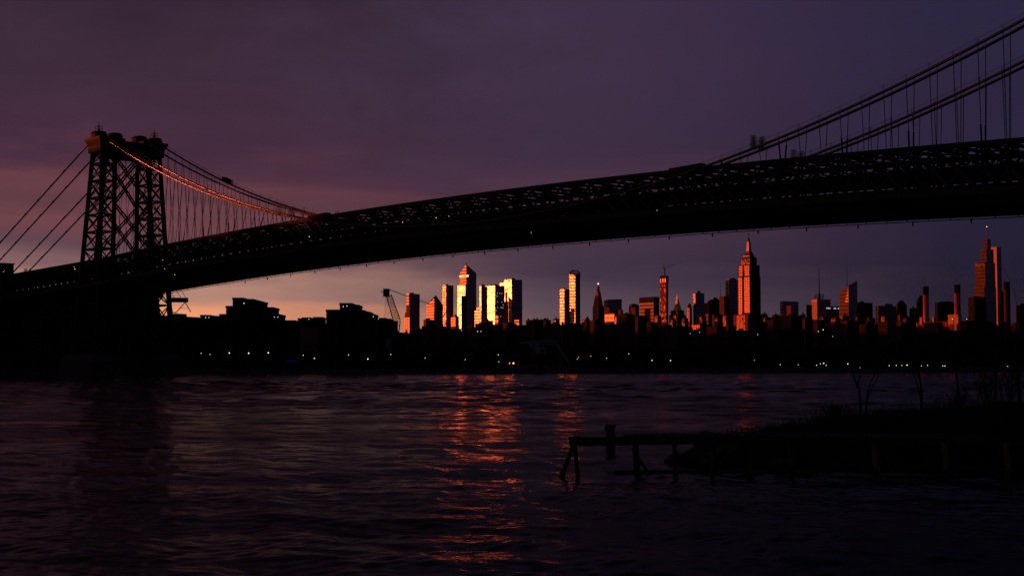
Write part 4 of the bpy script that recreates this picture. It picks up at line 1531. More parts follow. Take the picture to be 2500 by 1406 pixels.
# ------------------------------------------------------------------ mid-rise blocks in dim red light between the towers
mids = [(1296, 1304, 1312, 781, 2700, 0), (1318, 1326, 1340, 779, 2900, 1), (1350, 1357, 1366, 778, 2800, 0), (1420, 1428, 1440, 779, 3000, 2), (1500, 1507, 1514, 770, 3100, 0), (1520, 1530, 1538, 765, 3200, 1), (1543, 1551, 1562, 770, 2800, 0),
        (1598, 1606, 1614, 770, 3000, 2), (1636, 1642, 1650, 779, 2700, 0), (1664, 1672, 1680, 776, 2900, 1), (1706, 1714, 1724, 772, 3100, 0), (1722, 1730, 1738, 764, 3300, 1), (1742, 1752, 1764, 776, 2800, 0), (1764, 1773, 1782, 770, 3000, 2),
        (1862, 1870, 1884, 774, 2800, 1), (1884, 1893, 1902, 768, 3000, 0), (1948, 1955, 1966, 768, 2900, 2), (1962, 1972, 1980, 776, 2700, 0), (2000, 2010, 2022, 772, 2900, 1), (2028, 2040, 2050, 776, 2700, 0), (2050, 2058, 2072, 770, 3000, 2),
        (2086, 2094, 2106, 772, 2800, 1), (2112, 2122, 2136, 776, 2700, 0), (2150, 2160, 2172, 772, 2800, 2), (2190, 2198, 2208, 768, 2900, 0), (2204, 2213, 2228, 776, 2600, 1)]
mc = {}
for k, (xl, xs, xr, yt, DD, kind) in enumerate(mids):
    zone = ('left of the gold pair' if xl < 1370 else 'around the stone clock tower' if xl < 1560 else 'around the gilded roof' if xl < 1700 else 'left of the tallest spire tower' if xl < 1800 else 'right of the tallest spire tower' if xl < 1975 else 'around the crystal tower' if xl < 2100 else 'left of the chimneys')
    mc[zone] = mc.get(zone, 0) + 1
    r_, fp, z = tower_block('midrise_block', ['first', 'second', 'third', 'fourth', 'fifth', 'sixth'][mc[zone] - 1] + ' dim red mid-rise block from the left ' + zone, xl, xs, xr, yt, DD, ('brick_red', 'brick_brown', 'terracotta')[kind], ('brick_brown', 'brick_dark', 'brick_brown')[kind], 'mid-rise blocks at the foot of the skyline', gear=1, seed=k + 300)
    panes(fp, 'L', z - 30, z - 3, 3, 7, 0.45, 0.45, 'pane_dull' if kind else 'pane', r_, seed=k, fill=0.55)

# dark city behind the approach viaduct, left of the bridge tower
stepped('apartment_tower', 'black building mass behind the approach viaduct at the left edge', 860, [(-120, -40, 742), (-42, 30, 712), (28, 75, 726), (73, 130, 704), (128, 180, 716)], group='black blocks behind the viaduct')
stepped('apartment_tower', 'black building behind the near leg of the bridge tower', 880, [(176, 214, 708), (212, 262, 722), (260, 287, 714), (286, 300, 744), (299, 322, 700), (321, 362, 706)], group='black blocks behind the viaduct')
stepped('apartment_tower', 'low black block behind the far leg of the bridge tower', 840, [(352, 384, 768), (383, 404, 792), (403, 424, 797)], group='black blocks behind the viaduct')

# ------------------------------------------------------------------ lattice-boom crane on the far bank
D = 905
cr = empty('crawler_crane', (xat(965, D), D, 2.7))
tag(cr, 'lattice-boom crawler crane with pendant lines, left of the dark glass tower', 'crane')


def lattice(mb, a, b, wa, wb, n, th):
    a, b = Vector(a), Vector(b)
    d = (b - a).normalized()
    r = d.cross(Vector((0, 1, 0))).normalized()
    u = Vector((0, 1, 0))
    P = []
    for k in range(n + 1):
        c = a.lerp(b, k / n)
        w_ = wa + (wb - wa) * k / n
        P.append([c + r * i * w_ / 2 + u * j * w_ / 2 for i, j in ((-1, -1), (1, -1), (1, 1), (-1, 1))])
    for k in range(n):
        for j in range(4):
            mb.beam(P[k][j], P[k + 1][j], th, th)
            mb.beam(P[k][j], P[k + 1][(j + 1) % 4], th * 0.6, th * 0.6)
            mb.beam(P[k][j], P[k][(j + 1) % 4], th * 0.6, th * 0.6)


foot_p = pt(968, 838, D)
mid_p = pt(952.5, 745, D)
tip_p = pt(944, 716, D)
m_ = MB()
lattice(m_, foot_p, pt(969, 783, D), 1.6, 4.2, 5, 0.28)
lattice(m_, pt(969, 783, D), pt(949, 720, D), 4.4, 3.2, 12, 0.28)
m_.build('lattice_boom', 'steel', cr)
m_ = MB()
h0 = pt(943.5, 711, D)
m_.box(h0.x - 2.0, h0.x + 1.9, D - 1.5, D + 1.5, zat(724, D), zat(705, D))
m_.box(h0.x - 3.6, h0.x - 1.8, D - 1.0, D + 1.0, zat(714, D), zat(713, D))
for dx in (-3.5, -2.7):
    m_.beam((h0.x + dx, D - 1, zat(714, D)), (h0.x + dx, D - 1, zat(708, D)), 0.12, 0.12)
m_.build('boom_head', 'steel_dark', cr)
m_ = MB()
for dy, ye in ((-0.8, 757), (0.8, 760.5)):
    a = pt(947, 705.5 + (1 if dy > 0 else 0), D)
    e = pt(1092, ye - 1, D + 12)
    m_.tube([a + Vector((0, dy, 0)), e + Vector((0, dy, 0))], 0.14, 5)
m_.build('pendant_line', 'steel', cr)
m_ = MB()
for k, (x0, x1) in enumerate(((941, 938), (943, 940), (944.5, 945), (946, 949), (947, 956))):
    m_.tube([pt(x0, 724, D), pt(x1, 786, D)], 0.06, 4)
m_.build('hoist_rope', 'rope', cr)
m_ = MB()
p = pt(1092, 770, D + 12)
m_.tube([pt(1092, 755.5, D + 12), pt(1085, 838, D + 12)], 0.3, 5)
m_.tube([pt(1092, 755.5, D + 12), pt(1040, 850, D + 12)], 0.3, 5)
m_.build('back_mast', 'steel_dark', cr)
m_ = MB()
bx = xat(975, D)
m_.box(bx - 6, bx + 20, D - 3, D + 4, 4.5, 12)
m_.box(bx - 8, bx - 3, D - 4, D - 1, 4.8, 9)
m_.build('machine_house', 'steel_dark', cr)
m_ = MB()
for dy in (-5, 4):
    m_.box(bx - 8, bx + 16, D + dy, D + dy + 1.6, 2.7, 4.6)
m_.build('crawler_track', 'steel_dark', cr)

# white jib crane further right on the bank
D = 905
wc = empty('white_jib_crane', (xat(1320, D), D, 2.7))
tag(wc, 'pale folded jib crane standing on the far bank below the gold towers', 'crane')
m_ = MB()
m_.beam(pt(1270, 837, D), pt(1298, 834.5, D), 2.0, 1.2)
m_.beam(pt(1296, 833.5, D), pt(1352, 832, D), 1.6, 0.8)
m_.beam(pt(1296, 837, D), pt(1352, 840, D), 1.6, 1.0)
m_.beam(pt(1352, 831.5, D), pt(1354, 842, D), 1.6, 1.4)
m_.build('upper_boom', 'white_paint', wc)
m_ = MB()
m_.beam(pt(1353, 832, D), pt(1388.5, 884, D), 1.0, 1.1)
m_.build('folded_jib', 'white_paint', wc)
m_ = MB()
m_.beam(pt(1292, 838, D), pt(1299, 848, D), 1.4, 1.6)
m_.beam(pt(1308, 840, D), pt(1312, 850, D), 2.0, 3.0)
a, b = pt(1307, 864, D), pt(1333, 848, D)
m_.box(a.x, b.x, D - 1.5, D + 2.5, a.z, b.z)
m_.build('slewing_house', 'white_paint', wc)
m_ = MB()
c = pt(1323.5, 856.5, D)
m_.tube([(c.x, D - 1.65, c.z), (c.x, D - 1.5, c.z)], 1.4, 14)
m_.build('round_emblem', 'steel_dark', wc)
m_ = MB()
a = pt(1320, 864, D)
m_.tube([(a.x, D, 2.7), (a.x, D, a.z + 0.3)], [2.2, 1.6], 10)
m_.build('pedestal', 'steel_dark', wc)

# blue tarpaulin tent
D = 800
tt = MB()
cx = xat(713, D)
wv = 18 / F * D
tt.add([(cx - wv, D - 3, 6.2), (cx + wv, D - 3, 6.2), (cx + wv, D + 5, 6.2), (cx - wv, D + 5, 6.2), (cx - wv * 0.4, D + 1, 8.4), (cx + wv * 0.4, D + 1, 8.4)],
       [(0, 1, 5, 4), (1, 2, 5), (2, 3, 4, 5), (3, 0, 4)])
te = empty('tarpaulin_tent', (cx, D, 2.7))
tt.build('canopy', 'tarp_blue', te)
for i in (-1, 1):
    for j in (-2.8, 4.8):
        m_ = MB()
        m_.beam((cx + i * wv * 0.97, D + j, 2.7), (cx + i * wv * 0.97, D + j, 6.25), 0.2, 0.2)
        m_.build('leg', 'steel', te)
tag(te, 'deep blue tarpaulin tent on the promenade below the tallest stepped apartment tower', 'tent')

# parked car with lit tail lamps
D = 870
ca = empty('parked_car', (xat(1249, D), D, 3.0))
tag(ca, 'dark car with glowing red tail lamps left of the pale jib crane', 'car')
cx = xat(1249, D)
m_ = MB()
m_.prism([(cx - 1.0, D - 2.2), (cx + 1.0, D - 2.2), (cx + 1.0, D + 2.2), (cx - 1.0, D + 2.2)], 3.35, 4.1)
m_.prism([(cx - 0.95, D - 2.0), (cx + 0.95, D - 2.0), (cx + 0.95, D + 1.0), (cx - 0.95, D + 1.0)], 4.1, 4.75, 0, [(cx - 0.75, D - 1.4), (cx + 0.75, D - 1.4), (cx + 0.75, D + 0.5), (cx - 0.75, D + 0.5)])
m_.build('body', 'car_paint', ca)
for i in (-0.95, 0.95):
    for j in (-1.4, 1.4):
        m_ = MB()
        m_.tube([(cx + i - 0.12, D + j, 3.33), (cx + i + 0.12, D + j, 3.33)], 0.34, 10)
        m_.build('wheel', 'steel_dark', ca)
for px, m2, r2 in ((1244, 'lamp_red', 0.3), (1253.5, 'lamp_orange', 0.5)):
    ball('tail_lamp', (xat(px, D - 2.4), D - 2.4, zat(886.5, D - 2.4)), r2, m2, ca)

# ------------------------------------------------------------------ street lamps and other small lights on the bank
lamps = [  # px, py, radius in photo pixels, colour
    (491, 862, 1.6, 'w'), (513, 865, 1.5, 'w'), (560, 861.5, 2.6, 'o'), (607, 862, 2.7, 'o'), (655, 861, 2.7, 'o'), (634, 866.5, 1.1, 'w'), (628, 850, 0.9, 'w'), (740, 867, 1.8, 'w'), (767.5, 874.5, 2.2, 'w'),
    (851, 866, 1.7, 'w'), (898, 876, 3.0, 'w'), (954, 865, 1.6, 'w'), (1038, 873.5, 1.4, 'w'), (1136, 878, 1.5, 'w'), (1216.5, 866, 1.8, 'w'), (1218, 883, 1.5, 'w'),
    (1409.5, 876, 1.3, 'w'), (1412.5, 872, 1.4, 'r'), (1442.5, 869, 1.4, 'r'), (1481, 874.5, 1.4, 'w'), (1535, 863.5, 1.6, 'w'), (1592, 879.5, 2.2, 'w'), (1637, 880, 2.3, 'w'), (1628, 873, 1.1, 'w'),
    (1842, 879, 1.3, 'w'), (1905, 890, 1.5, 'w'), (1935.5, 893, 1.1, 'w'), (1949, 890.5, 1.3, 'w'), (1994, 891.5, 1.4, 'o'), (2003, 888, 1.4, 'o'), (2011, 886.5, 2.2, 'w'), (2017, 891.5, 1.4, 'o'),
    (2070, 888, 2.3, 'w'), (2100, 897, 1.3, 'w'), (2132, 896, 1.2, 'w'), (2171, 892, 1.5, 'o'), (2184, 895, 1.2, 'o'), (2188, 892, 1.4, 'o'), (2202, 892, 1.4, 'o'), (2214.5, 891, 2.4, 'o'),
    (2249.5, 892.5, 1.3, 'o'), (2264.5, 891.5, 1.6, 'w'), (2259, 881, 1.2, 'w'), (2274, 883, 1.0, 'w'), (2302, 893, 1.6, 'o'), (2307, 893, 1.8, 'o'), (2386, 893.5, 1.2, 'o'), (2409, 893.5, 1.2, 'o'), (2460, 894, 1.5, 'r'), (2465, 897, 1.2, 'w'),
    (294, 880, 1.4, 'w'), (148, 773.5, 0.9, 'w'), (56, 828, 0.9, 'w')]
marks = [(430, 'under the bridge'), (530, 'below the roof-cabin block'), (700, 'below the tallest stepped apartment tower'), (800, 'near the blue tent'), (1000, 'below the lattice crane'), (1300, 'left of the pale jib crane'),
         (1500, 'right of the pale jib crane'), (1700, 'on the bank below the gilded roof'), (1960, 'on the bank below the tallest spire tower'), (2110, 'on the bank below the crystal tower'), (2230, 'in the cluster left of the chimneys'), (2600, 'on the bank below the chimneys')]
words = {'w': 'white', 'o': 'warm orange', 'r': 'red'}
mats_ = {'w': 'lamp_white', 'o': 'lamp_warm', 'r': 'lamp_red'}
from collections import Counter
seen = Counter()
tot = Counter()


def where(px):
    return next(t for x, t in marks if px < x)


lamps = [q for q in lamps if q[2] > 1.25]
for px, py, r, c in lamps:
    tot[(where(px), c)] += 1
for px, py, r, c in lamps:
    D = shore(px) + (22 if py > 870 else 45)
    p = pt(px, py, D)
    if p.z < 4.2:
        D = shore(px) + 8
        p = pt(px, py, D)
    q = empty('street_lamp', (p.x, p.y, 2.7))
    k = (where(px), c)
    seen[k] += 1
    ordw = ['first', 'second', 'third', 'fourth', 'fifth', 'sixth', 'seventh', 'eighth', 'ninth', 'tenth', 'eleventh', 'twelfth']
    lab = words[c] + ' street lamp ' + where(px)
    if tot[k] > 1:
        lab = ordw[seen[k] - 1] + ' ' + words[c] + ' lamp from the left ' + where(px)
    tag(q, lab, 'street lamp', 'lamps along the far bank')
    ball('lamp_head', p, max(0.15, r / F * D * 0.5), mats_[c], q)
    m_ = MB()
    m_.tube([(p.x, p.y + 0.3, 2.6), (p.x, p.y + 0.3, max(p.z, 3.2))], 0.1, 5)
    m_.build('pole', 'steel_dark', q)
# roof and window lights that stand on buildings
roofl = [(595.5, 740.5, 2.0, 928, 'tallest stepped apartment tower'), (502, 775, 1.6, 958, 'roof-cabin block, left one'), (510, 775, 1.5, 958, 'roof-cabin block, right one'), (670, 774, 1.6, 928, 'right shoulder of the tallest stepped tower, left one'), (678.5, 774, 1.5, 928, 'right shoulder of the tallest stepped tower, right one'),
         (754, 779, 1.4, 1240, 'paired flat-roofed block'), (838, 748.5, 1.7, 938, 'stepped tower by the lattice crane, left one'), (847, 747, 1.7, 938, 'stepped tower by the lattice crane, right one'), (911.5, 773, 1.6, 938, 'right end of the stepped tower by the lattice crane'),
         (1127, 807, 1.3, 1480, 'dark block below the peaked tower'), (1166, 809, 1.6, 1480, 'dark block below the broad gold tower, left one'), (1174, 809, 1.5, 1480, 'dark block below the broad gold tower, right one'),
         (1685, 814, 1.2, 1480, 'dark block below the gilded roof'), (1708, 811, 1.2, 1480, 'dark block below the small brick slab'), (1850, 816, 1.3, 1480, 'dark block right of the front apartment slab'), (1998, 809, 1.7, 1480, 'dark block below the mast-topped tower, left one'), (2010, 805, 1.9, 1480, 'dark block below the mast-topped tower, right one'),
         (2033, 821, 1.2, 1480, 'dark block below the crystal tower'), (2085, 854, 1.1, 1400, 'low dark block right of the crystal tower'), (2137, 848, 1.6, 1400, 'low dark block below the striped tower'), (2231, 850, 1.5, 1400, 'low dark block left of the power station'), (2256.5, 850.5, 1.6, 1400, 'low dark block under the first chimney, left one'), (2263, 850.5, 1.4, 1400, 'low dark block under the first chimney, right one'),
         (2248.5, 818.5, 1.8, 1440, 'power station yard under the first chimney'), (2394.5, 815.5, 2.0, 1440, 'power station yard right of the second chimney'), (2456, 854, 1.5, 1400, 'low dark block at the right edge'), (2325, 779, 1.5, 1490, 'power station roof between chimneys'), (2360, 779, 1.5, 1490, 'power station roof right of the second chimney')]
for px, py, r, D, on in roofl:
    p = pt(px, py, D)
    q = empty('floodlight', p)
    tag(q, 'white floodlight on the ' + on, 'floodlight', 'floodlights on buildings')
    ball('lamp_head', p, r / F * D * 0.52, 'lamp_white', q)
    m_ = MB()
    m_.beam(p + Vector((0, 0.3, -0.2)), p + Vector((0, 3.5, -0.6)), 0.15, 0.15)
    m_.build('bracket', 'steel_dark', q)

# ------------------------------------------------------------------ bare trees
def bare_tree(name, base, height, lean, seed, mat_name, levels=5, r0=0.12, spread=0.55, sides=5):
    rr = random.Random(seed)
    trunk, crown = MB(), MB()

    def grow(p, d, length, rad, lev):
        n = 4 if lev < 2 else 3
        pts, rads = [p], [rad]
        for k in range(n):
            d = (d + Vector((rr.uniform(-1, 1), rr.uniform(-1, 1), rr.uniform(-0.25, 0.75))) * 0.13).normalized()
            p = p + d * (length / n)
            pts.append(p)
            rads.append(rad * (1 - 0.45 * (k + 1) / n))
        (trunk if lev < 2 else crown).tube(pts, rads, sides if lev < 2 else 3, cap=lev < 2)
        if lev >= levels:
            return
        for k in range(rr.choice((2, 3, 3))):
            q = pts[rr.choice((2, 3, n))] if k else pts[-1]
            nd = (d + Vector((rr.uniform(-1, 1), rr.uniform(-1, 1), rr.uniform(-0.3, 0.6))) * spread * (1.2 if lev else 0.8)).normalized()
            grow(q, nd, length * rr.uniform(0.58, 0.82), rads[-1] * rr.uniform(0.65, 0.9), lev + 1)

    grow(Vector(base), Vector((lean[0], lean[1], 1)).normalized(), height * 0.36, r0, 0)
    o = empty(name, base)
    trunk.build('trunk', mat_name, o)
    crown.build('crown', mat_name, o)
    return o


rr = random.Random(2)
tree_src = []
for k in range(3):
    o = bare_tree('shore_tree', (0, 0, 0), 13, (0, 0), 40 + k, 'bark', 5, 0.35, 0.7)
    tree_src.append([c.data for c in o.children])
    for c in list(o.children):
        bpy.data.objects.remove(c)
    bpy.data.objects.remove(o)
trees_px = [445, 468, 505, 545, 588, 628, 690, 735, 782, 815, 848, 872, 925, 1010, 1055, 1090, 1118, 1160, 1190, 1235, 1262, 1300, 1405, 1440, 1470, 1510, 1550, 1575, 1612, 1660, 1690, 1730, 1765, 1800, 1830, 1870,
            1890, 1925, 1965, 1985, 2040, 2055, 2090, 2120, 2150, 2230, 2290, 2330, 2350, 2370, 2430, 2445, 2480]
tcount = {}
for k, px in enumerate(trees_px):
    D = shore(px) + rr.uniform(30, 75)
    o = empty('shore_tree', (xat(px, D), D, 2.8))
    s_ = rr.uniform(0.75, 1.25)
    lm = next(t for x, t in ((720, 'below the tallest stepped apartment tower'), (1000, 'around the lattice crane'), (1320, 'below the western gold towers'), (1560, 'right of the pale jib crane'), (1900, 'below the tallest spire tower'), (2220, 'below the crystal tower'), (2600, 'below the chimneys')) if px < x)
    tcount[lm] = tcount.get(lm, 0) + 1
    tag(o, ['first', 'second', 'third', 'fourth', 'fifth', 'sixth', 'seventh', 'eighth', 'ninth', 'tenth', 'eleventh', 'twelfth'][tcount[lm] - 1] + ' bare tree from the left on the bank ' + lm, 'tree', 'bare trees along the far bank')
    for nm, me in zip(('trunk', 'crown'), tree_src[k % 3]):
        c = link(nm, me, o, o.location)
    o.scale = (s_, s_, s_ * rr.uniform(0.85, 1.15))
    o.rotation_euler = (0, 0, rr.uniform(0, 6))

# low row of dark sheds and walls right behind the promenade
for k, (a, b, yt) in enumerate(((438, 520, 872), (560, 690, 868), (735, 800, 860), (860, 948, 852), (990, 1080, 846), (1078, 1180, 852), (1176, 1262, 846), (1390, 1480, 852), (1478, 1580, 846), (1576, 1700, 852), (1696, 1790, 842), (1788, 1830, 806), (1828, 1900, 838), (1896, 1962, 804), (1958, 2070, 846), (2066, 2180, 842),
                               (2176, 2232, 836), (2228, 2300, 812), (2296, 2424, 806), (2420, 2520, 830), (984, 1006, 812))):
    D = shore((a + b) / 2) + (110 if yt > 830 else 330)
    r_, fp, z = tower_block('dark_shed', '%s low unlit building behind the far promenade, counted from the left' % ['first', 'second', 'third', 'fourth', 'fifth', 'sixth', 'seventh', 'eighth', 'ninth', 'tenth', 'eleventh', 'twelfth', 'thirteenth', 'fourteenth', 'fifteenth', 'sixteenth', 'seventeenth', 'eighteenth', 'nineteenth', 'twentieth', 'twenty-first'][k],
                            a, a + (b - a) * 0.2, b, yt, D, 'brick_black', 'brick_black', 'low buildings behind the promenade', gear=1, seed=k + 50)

# ------------------------------------------------------------------ near bank at right
EDGE_Y = [14, 46, 53, 55.5, 57.5, 60, 63, 68, 76, 84]
EDGE_X = [60, 46, 34, 16, 8.0, 6.6, 8.2, 12.0, 17.0, 30.0]      # waterline of the bank


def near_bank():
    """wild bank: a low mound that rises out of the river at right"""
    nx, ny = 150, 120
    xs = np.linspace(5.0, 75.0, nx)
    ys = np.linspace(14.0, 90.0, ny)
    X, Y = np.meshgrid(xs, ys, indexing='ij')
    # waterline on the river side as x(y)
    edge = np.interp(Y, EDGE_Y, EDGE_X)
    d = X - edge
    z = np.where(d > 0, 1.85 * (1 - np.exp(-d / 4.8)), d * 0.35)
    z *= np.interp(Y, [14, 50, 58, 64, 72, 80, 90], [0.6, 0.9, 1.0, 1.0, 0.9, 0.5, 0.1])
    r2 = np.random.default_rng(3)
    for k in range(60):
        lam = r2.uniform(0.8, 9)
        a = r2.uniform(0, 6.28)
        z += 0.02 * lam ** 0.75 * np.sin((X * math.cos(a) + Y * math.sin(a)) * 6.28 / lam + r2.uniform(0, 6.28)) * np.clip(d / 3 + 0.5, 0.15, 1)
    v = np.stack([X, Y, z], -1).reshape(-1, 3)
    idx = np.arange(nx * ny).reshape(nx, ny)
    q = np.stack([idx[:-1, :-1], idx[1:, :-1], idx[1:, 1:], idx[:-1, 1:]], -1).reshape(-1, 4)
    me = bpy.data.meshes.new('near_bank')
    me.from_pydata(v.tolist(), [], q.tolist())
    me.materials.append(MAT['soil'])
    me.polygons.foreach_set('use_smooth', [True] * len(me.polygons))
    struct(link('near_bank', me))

    def hz(x, y):
        i = int(np.clip((x - 5.0) / 70.0 * (nx - 1), 0, nx - 1))
        j = int(np.clip((y - 14.0) / 76.0 * (ny - 1), 0, ny - 1))
        return float(z[i, j])
    return hz


bank_z = near_bank()
# stones along the waterline
rs = random.Random(9)
stone_me = []
for k in range(4):
    b_ = MB()
    b_.lathe((0, 0), [(0.35, -0.3), (0.55, -0.1), (0.5, 0.15), (0.28, 0.34)], 7)
    o = b_.build('bank_stone', 'stone_dark')
    for v in o.data.vertices:
        v.co *= rs.uniform(0.75, 1.25)
    stone_me.append(o.data)
    bpy.data.objects.remove(o)
for k in range(60):
    y = rs.uniform(55, 68)
    e = float(np.interp(y, EDGE_Y, EDGE_X))
    x = e + rs.uniform(-0.2, 2.2)
    o = link('bank_stone', stone_me[k % 4], None, (x, y, max(bank_z(x, y), 0) + 0.02))
    s_ = rs.uniform(0.4, 1.2)
    o.scale = (s_, s_, s_ * 0.8)
    o.rotation_euler = (rs.uniform(-.3, .3), rs.uniform(-.3, .3), rs.uniform(0, 6))
    tag(o, 'dark wet stone at the edge of the near right bank', 'stone', 'stones along the near right bank')

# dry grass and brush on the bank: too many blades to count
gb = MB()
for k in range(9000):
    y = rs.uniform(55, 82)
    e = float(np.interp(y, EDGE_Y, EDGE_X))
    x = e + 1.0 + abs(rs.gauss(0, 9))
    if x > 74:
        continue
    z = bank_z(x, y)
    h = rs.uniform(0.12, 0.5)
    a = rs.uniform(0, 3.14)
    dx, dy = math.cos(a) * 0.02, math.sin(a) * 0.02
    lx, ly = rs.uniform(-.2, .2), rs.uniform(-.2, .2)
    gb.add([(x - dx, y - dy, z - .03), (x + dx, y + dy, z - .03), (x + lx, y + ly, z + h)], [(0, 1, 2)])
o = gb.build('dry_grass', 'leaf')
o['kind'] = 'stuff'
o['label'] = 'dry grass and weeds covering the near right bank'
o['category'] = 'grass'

# brush: shrubs with many thin stems
for k, (px, D, h, lab) in enumerate(((1880, 64, 0.7, 'low brush at the left tip of the near bank'), (2040, 66, 0.9, 'thin brush left of the twin-trunk tree'), (2190, 65, 1.3, 'brush just right of the twin-trunk tree'), (2260, 64, 1.9, 'tall tangled brush in the middle of the near bank'),
                                     (2330, 64, 2.3, 'dense tall brush below the two chimneys'), (2400, 63, 2.6, 'bushy thicket below the tiered spire tower'), (2465, 62, 2.8, 'thicket at the right edge of the near bank'), (2150, 68, 0.9, 'short brush behind the twin-trunk tree'))):
    x = xat(px, D)
    z = bank_z(x, D)
    o = empty('shrub', (x, D, z))
    tag(o, lab, 'shrub', 'shrubs on the near bank')
    st_ = MB()
    lv = MB()
    for j in range(30):
        a = rs.uniform(0, 6.28)
        r0 = abs(rs.gauss(0, 0.55))
        b0 = Vector((x + r0 * math.cos(a), D + r0 * math.sin(a), z - 0.1))
        d = Vector((math.cos(a) * rs.uniform(0, .45), math.sin(a) * rs.uniform(0, .45), 1)).normalized()
        L_ = 0.62 * h * rs.uniform(0.5, 1.1)
        P = [b0]
        for s_ in range(3):
            d = (d + Vector((rs.uniform(-.2, .2), rs.uniform(-.2, .2), 0.05))).normalized()
            P.append(P[-1] + d * L_ / 3)
        st_.tube(P, [0.018, 0.014, 0.01, 0.004], 3, cap=False)
        for s_ in range(7):
            p = P[rs.choice((1, 2, 3))].lerp(P[2], rs.random())
            e_ = p + Vector((rs.uniform(-.4, .4), rs.uniform(-.4, .4), rs.uniform(0, .45)))
            st_.tube([p, e_], [0.008, 0.003], 3, cap=False)
            for i in range(2):
                c = p.lerp(e_, rs.random())
                v = Vector((rs.uniform(-1, 1), rs.uniform(-1, 1), rs.uniform(-1, 1))) * 0.07
                w_ = Vector((rs.uniform(-1, 1), rs.uniform(-1, 1), rs.uniform(-1, 1))) * 0.04
                lv.add([c - v, c + w_, c + v], [(0, 1, 2)])
    st_.build('stem', 'twig', o, kind='stuff')
    lv.build('dry_leaf', 'leaf', o, kind='stuff')

# twin-trunk tree and the tall bare trees at right
for k, (px, D, h, lean, seed, lab, r0) in enumerate(((2100, 66, 5.0, (-0.12, 0), 5, 'slender twin-trunk bare tree on the near bank, left trunk', 0.07), (2112, 66, 4.8, (0.1, 0.02), 8, 'slender twin-trunk bare tree on the near bank, right trunk', 0.065),
                                           (2245, 64, 7.4, (0.05, 0), 13, 'bare tree whose twigs cross the sky between the two front chimneys', 0.09), (2340, 63, 7.4, (-0.08, 0), 19, 'bare tree with twigs in front of the second chimney', 0.09),
                                           (2425, 62, 6.4, (0.06, 0), 23, 'bare tree below the tiered spire tower', 0.08), (2490, 60, 6.8, (-0.05, 0), 31, 'bare tree at the right edge of the picture', 0.09))):
    x = xat(px, D)
    o = bare_tree('bare_tree', (x, D, bank_z(x, D) - 0.1), h * 0.9, lean, seed, 'bark', 6, r0, 0.6)
    tag(o, lab, 'tree', 'bare trees on the near bank')

# ------------------------------------------------------------------ old timber jetty in front of the bank
JD = 53.0
jt = empty('timber_jetty', (xat(1553, JD), JD, 0))
tag(jt, 'ruined timber jetty with a long beam on leaning piles at right', 'jetty')


def wood(mb, a, b, r, n=9, rough=0.12, seed=1):
    """round worn timber"""
    q = random.Random(seed)
    a, b = Vector(a), Vector(b)
    k = 7
    mb.tube([a.lerp(b, i / k) + Vector((q.uniform(-1, 1), q.uniform(-1, 1), q.uniform(-1, 1))) * r * 0.12 for i in range(k + 1)], [r * q.uniform(1 - rough, 1 + rough) for i in range(k + 1)], n)


m_ = MB()
P = [pt(px, py, JD + dy) for px, py, dy in ((1391, 1077, 0), (1480, 1077, .1), (1560, 1075, .2), (1660, 1074, .4), (1760, 1073, .6), (1860, 1073, .8), (2000, 1074, 1.2), (2200, 1076, 1.6), (2400, 1078, 2.0), (2560, 1080, 2.2))]
for a, b in zip(P[:-1], P[1:]):
    m_.beam(a, b + (b - a).normalized() * 0.02, 0.34, 0.31)
m_.build('cap_beam', 'wood_wet', jt)
for k, (px, py) in enumerate(((1396, 1069), (1409, 1068), (1530, 1065), (1548, 1064), (1575, 1065))):
    m_ = MB()
    q = pt(px, py, JD)
    m_.box(q.x - 0.11, q.x + 0.12, JD - 0.2, JD + 0.25, q.z - 0.05, q.z + 0.06)
    m_.build('bolted_block', 'wood_wet', jt)
m_ = MB()
for a, b in zip(P[2:-1], P[3:]):
    m_.beam(a + Vector((0, 0.5, 0.17)), b + Vector((0, 0.5, 0.17)), 0.5, 0.10)
m_.build('deck_plank', 'wood_wet', jt)
for k, (x0, y0, x1, y1, r) in enumerate(((1402, 1080, 1374, 1156, 0.085), (1403, 1080, 1411, 1164, 0.085), (1551, 1080, 1556, 1170, 0.12), (1647, 1080, 1650, 1172, 0.09), (1741, 1080, 1742, 1176, 0.1), (1834, 1082, 1836, 1186, 0.11), (1930, 1080, 1936, 1190, 0.1),
                                         (2133, 1078, 2146, 1180, 0.12), (2304, 1078, 2315, 1190, 0.12), (2456, 1078, 2464, 1196, 0.12))):
    m_ = MB()
    a, b = pt(x0, y0, JD + k * 0.2), pt(x1, y1, JD + k * 0.2)
    d = (b - a).normalized()
    wood(m_, a, b + d * 0.8, r, seed=k)
    m_.build('pile', 'wood_sunlit' if k > 6 else 'wood_wet', jt)
m_ = MB()
m_.beam(pt(1559, 1120, JD), pt(1592, 1164, JD), 0.1, 0.12)
m_.build('diagonal_brace', 'wood_wet', jt)
m_ = MB()
a, b = pt(1500, 1160, JD + 0.4), pt(2020, 1168, JD + 1)
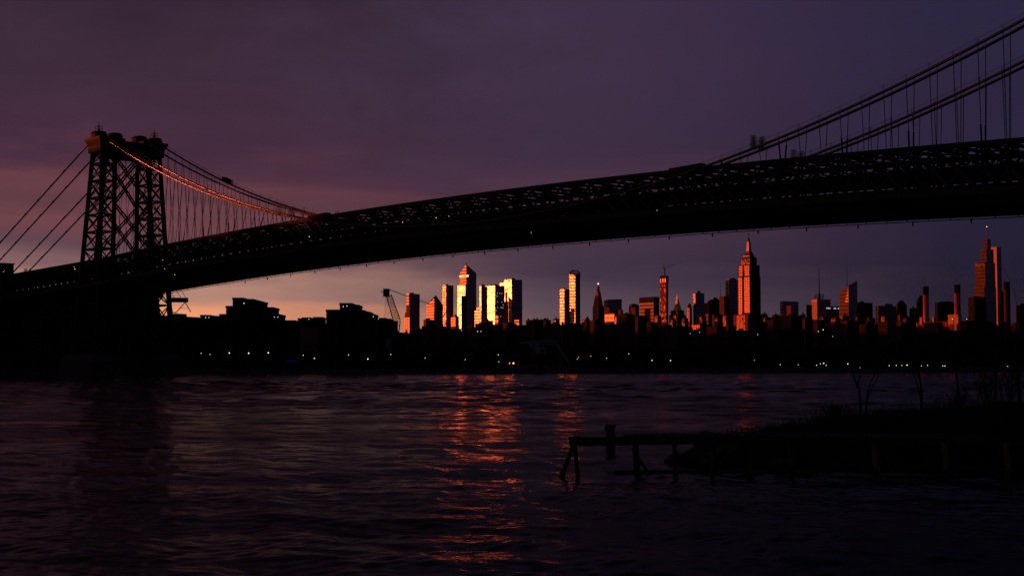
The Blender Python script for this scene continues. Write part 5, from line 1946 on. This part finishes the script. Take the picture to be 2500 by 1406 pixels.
m_.beam((a.x, a.y, 0.06), (b.x, b.y, 0.08), 0.16, 0.14)
m_.build('low_waler', 'wood_wet', jt)
for k, (px, py, h) in enumerate(((1752, 1058, 0.14), (1786, 1052, 0.22), (1797, 1056, 0.12))):
    m_ = MB()
    q = pt(px, 1068, JD + 0.6)
    m_.beam(q, q + Vector((0.03, 0, h + 0.06)), 0.025, 0.025)
    m_.build('iron_spike', 'steel_dark', jt)
for k in range(13):
    m_ = MB()
    px = 1600 + k * 17 + rs.uniform(-5, 5)
    q = pt(px, 1064, JD + 0.6)
    m_.beam(q + Vector((0, -0.5, rs.uniform(-.04, .05))), q + Vector((rs.uniform(-.06, .06), rs.uniform(0.3, 0.7), rs.uniform(-.05, .09))), rs.uniform(.12, .22), 0.05)
    m_.build('broken_plank', 'wood_wet', jt)
# lone mooring pile behind the jetty
D = 68
pl = MB()
a, b = pt(1490.5, 1040, D), pt(1492, 1104, D)
wood(pl, a, b + Vector((0, 0, -0.9)), 0.23, 12, 0.06, 4)
pe = empty('mooring_pile', (a.x, D, 0))
pl.build('post', 'wood_wet', pe)
m_ = MB()
m_.tube([a + Vector((0, 0, -0.06)), a + Vector((0, 0, 0.06))], [0.27, 0.24], 12)
m_.tube([a + Vector((-0.3, -0.05, -0.12)), a + Vector((0.25, -0.05, -0.02))], 0.05, 6)
m_.build('worn_cap', 'wood_wet', pe)
tag(pe, 'thick lone mooring pile sticking up behind the jetty beam', 'pile')
# pale scrap on the bank
q = pt(2240, 1062, 62)
sc2 = MB()
zz = bank_z(q.x, 62)
for k in range(8):
    c = Vector((q.x + rs.uniform(-.1, .1), 62 + rs.uniform(-.1, .1), zz + rs.uniform(0.02, .16)))
    v = [Vector((rs.uniform(-1, 1), rs.uniform(-1, 1), rs.uniform(-.6, .6))) * 0.09 for _ in range(3)]
    sc2.add([c + v[0], c + v[1], c + v[2], c - v[1]], [(0, 1, 2), (0, 2, 3)])
o = sc2.build('crumpled_bag', 'white_paint')
tag(o, 'small crumpled pale bag lying on the near bank', 'bag')
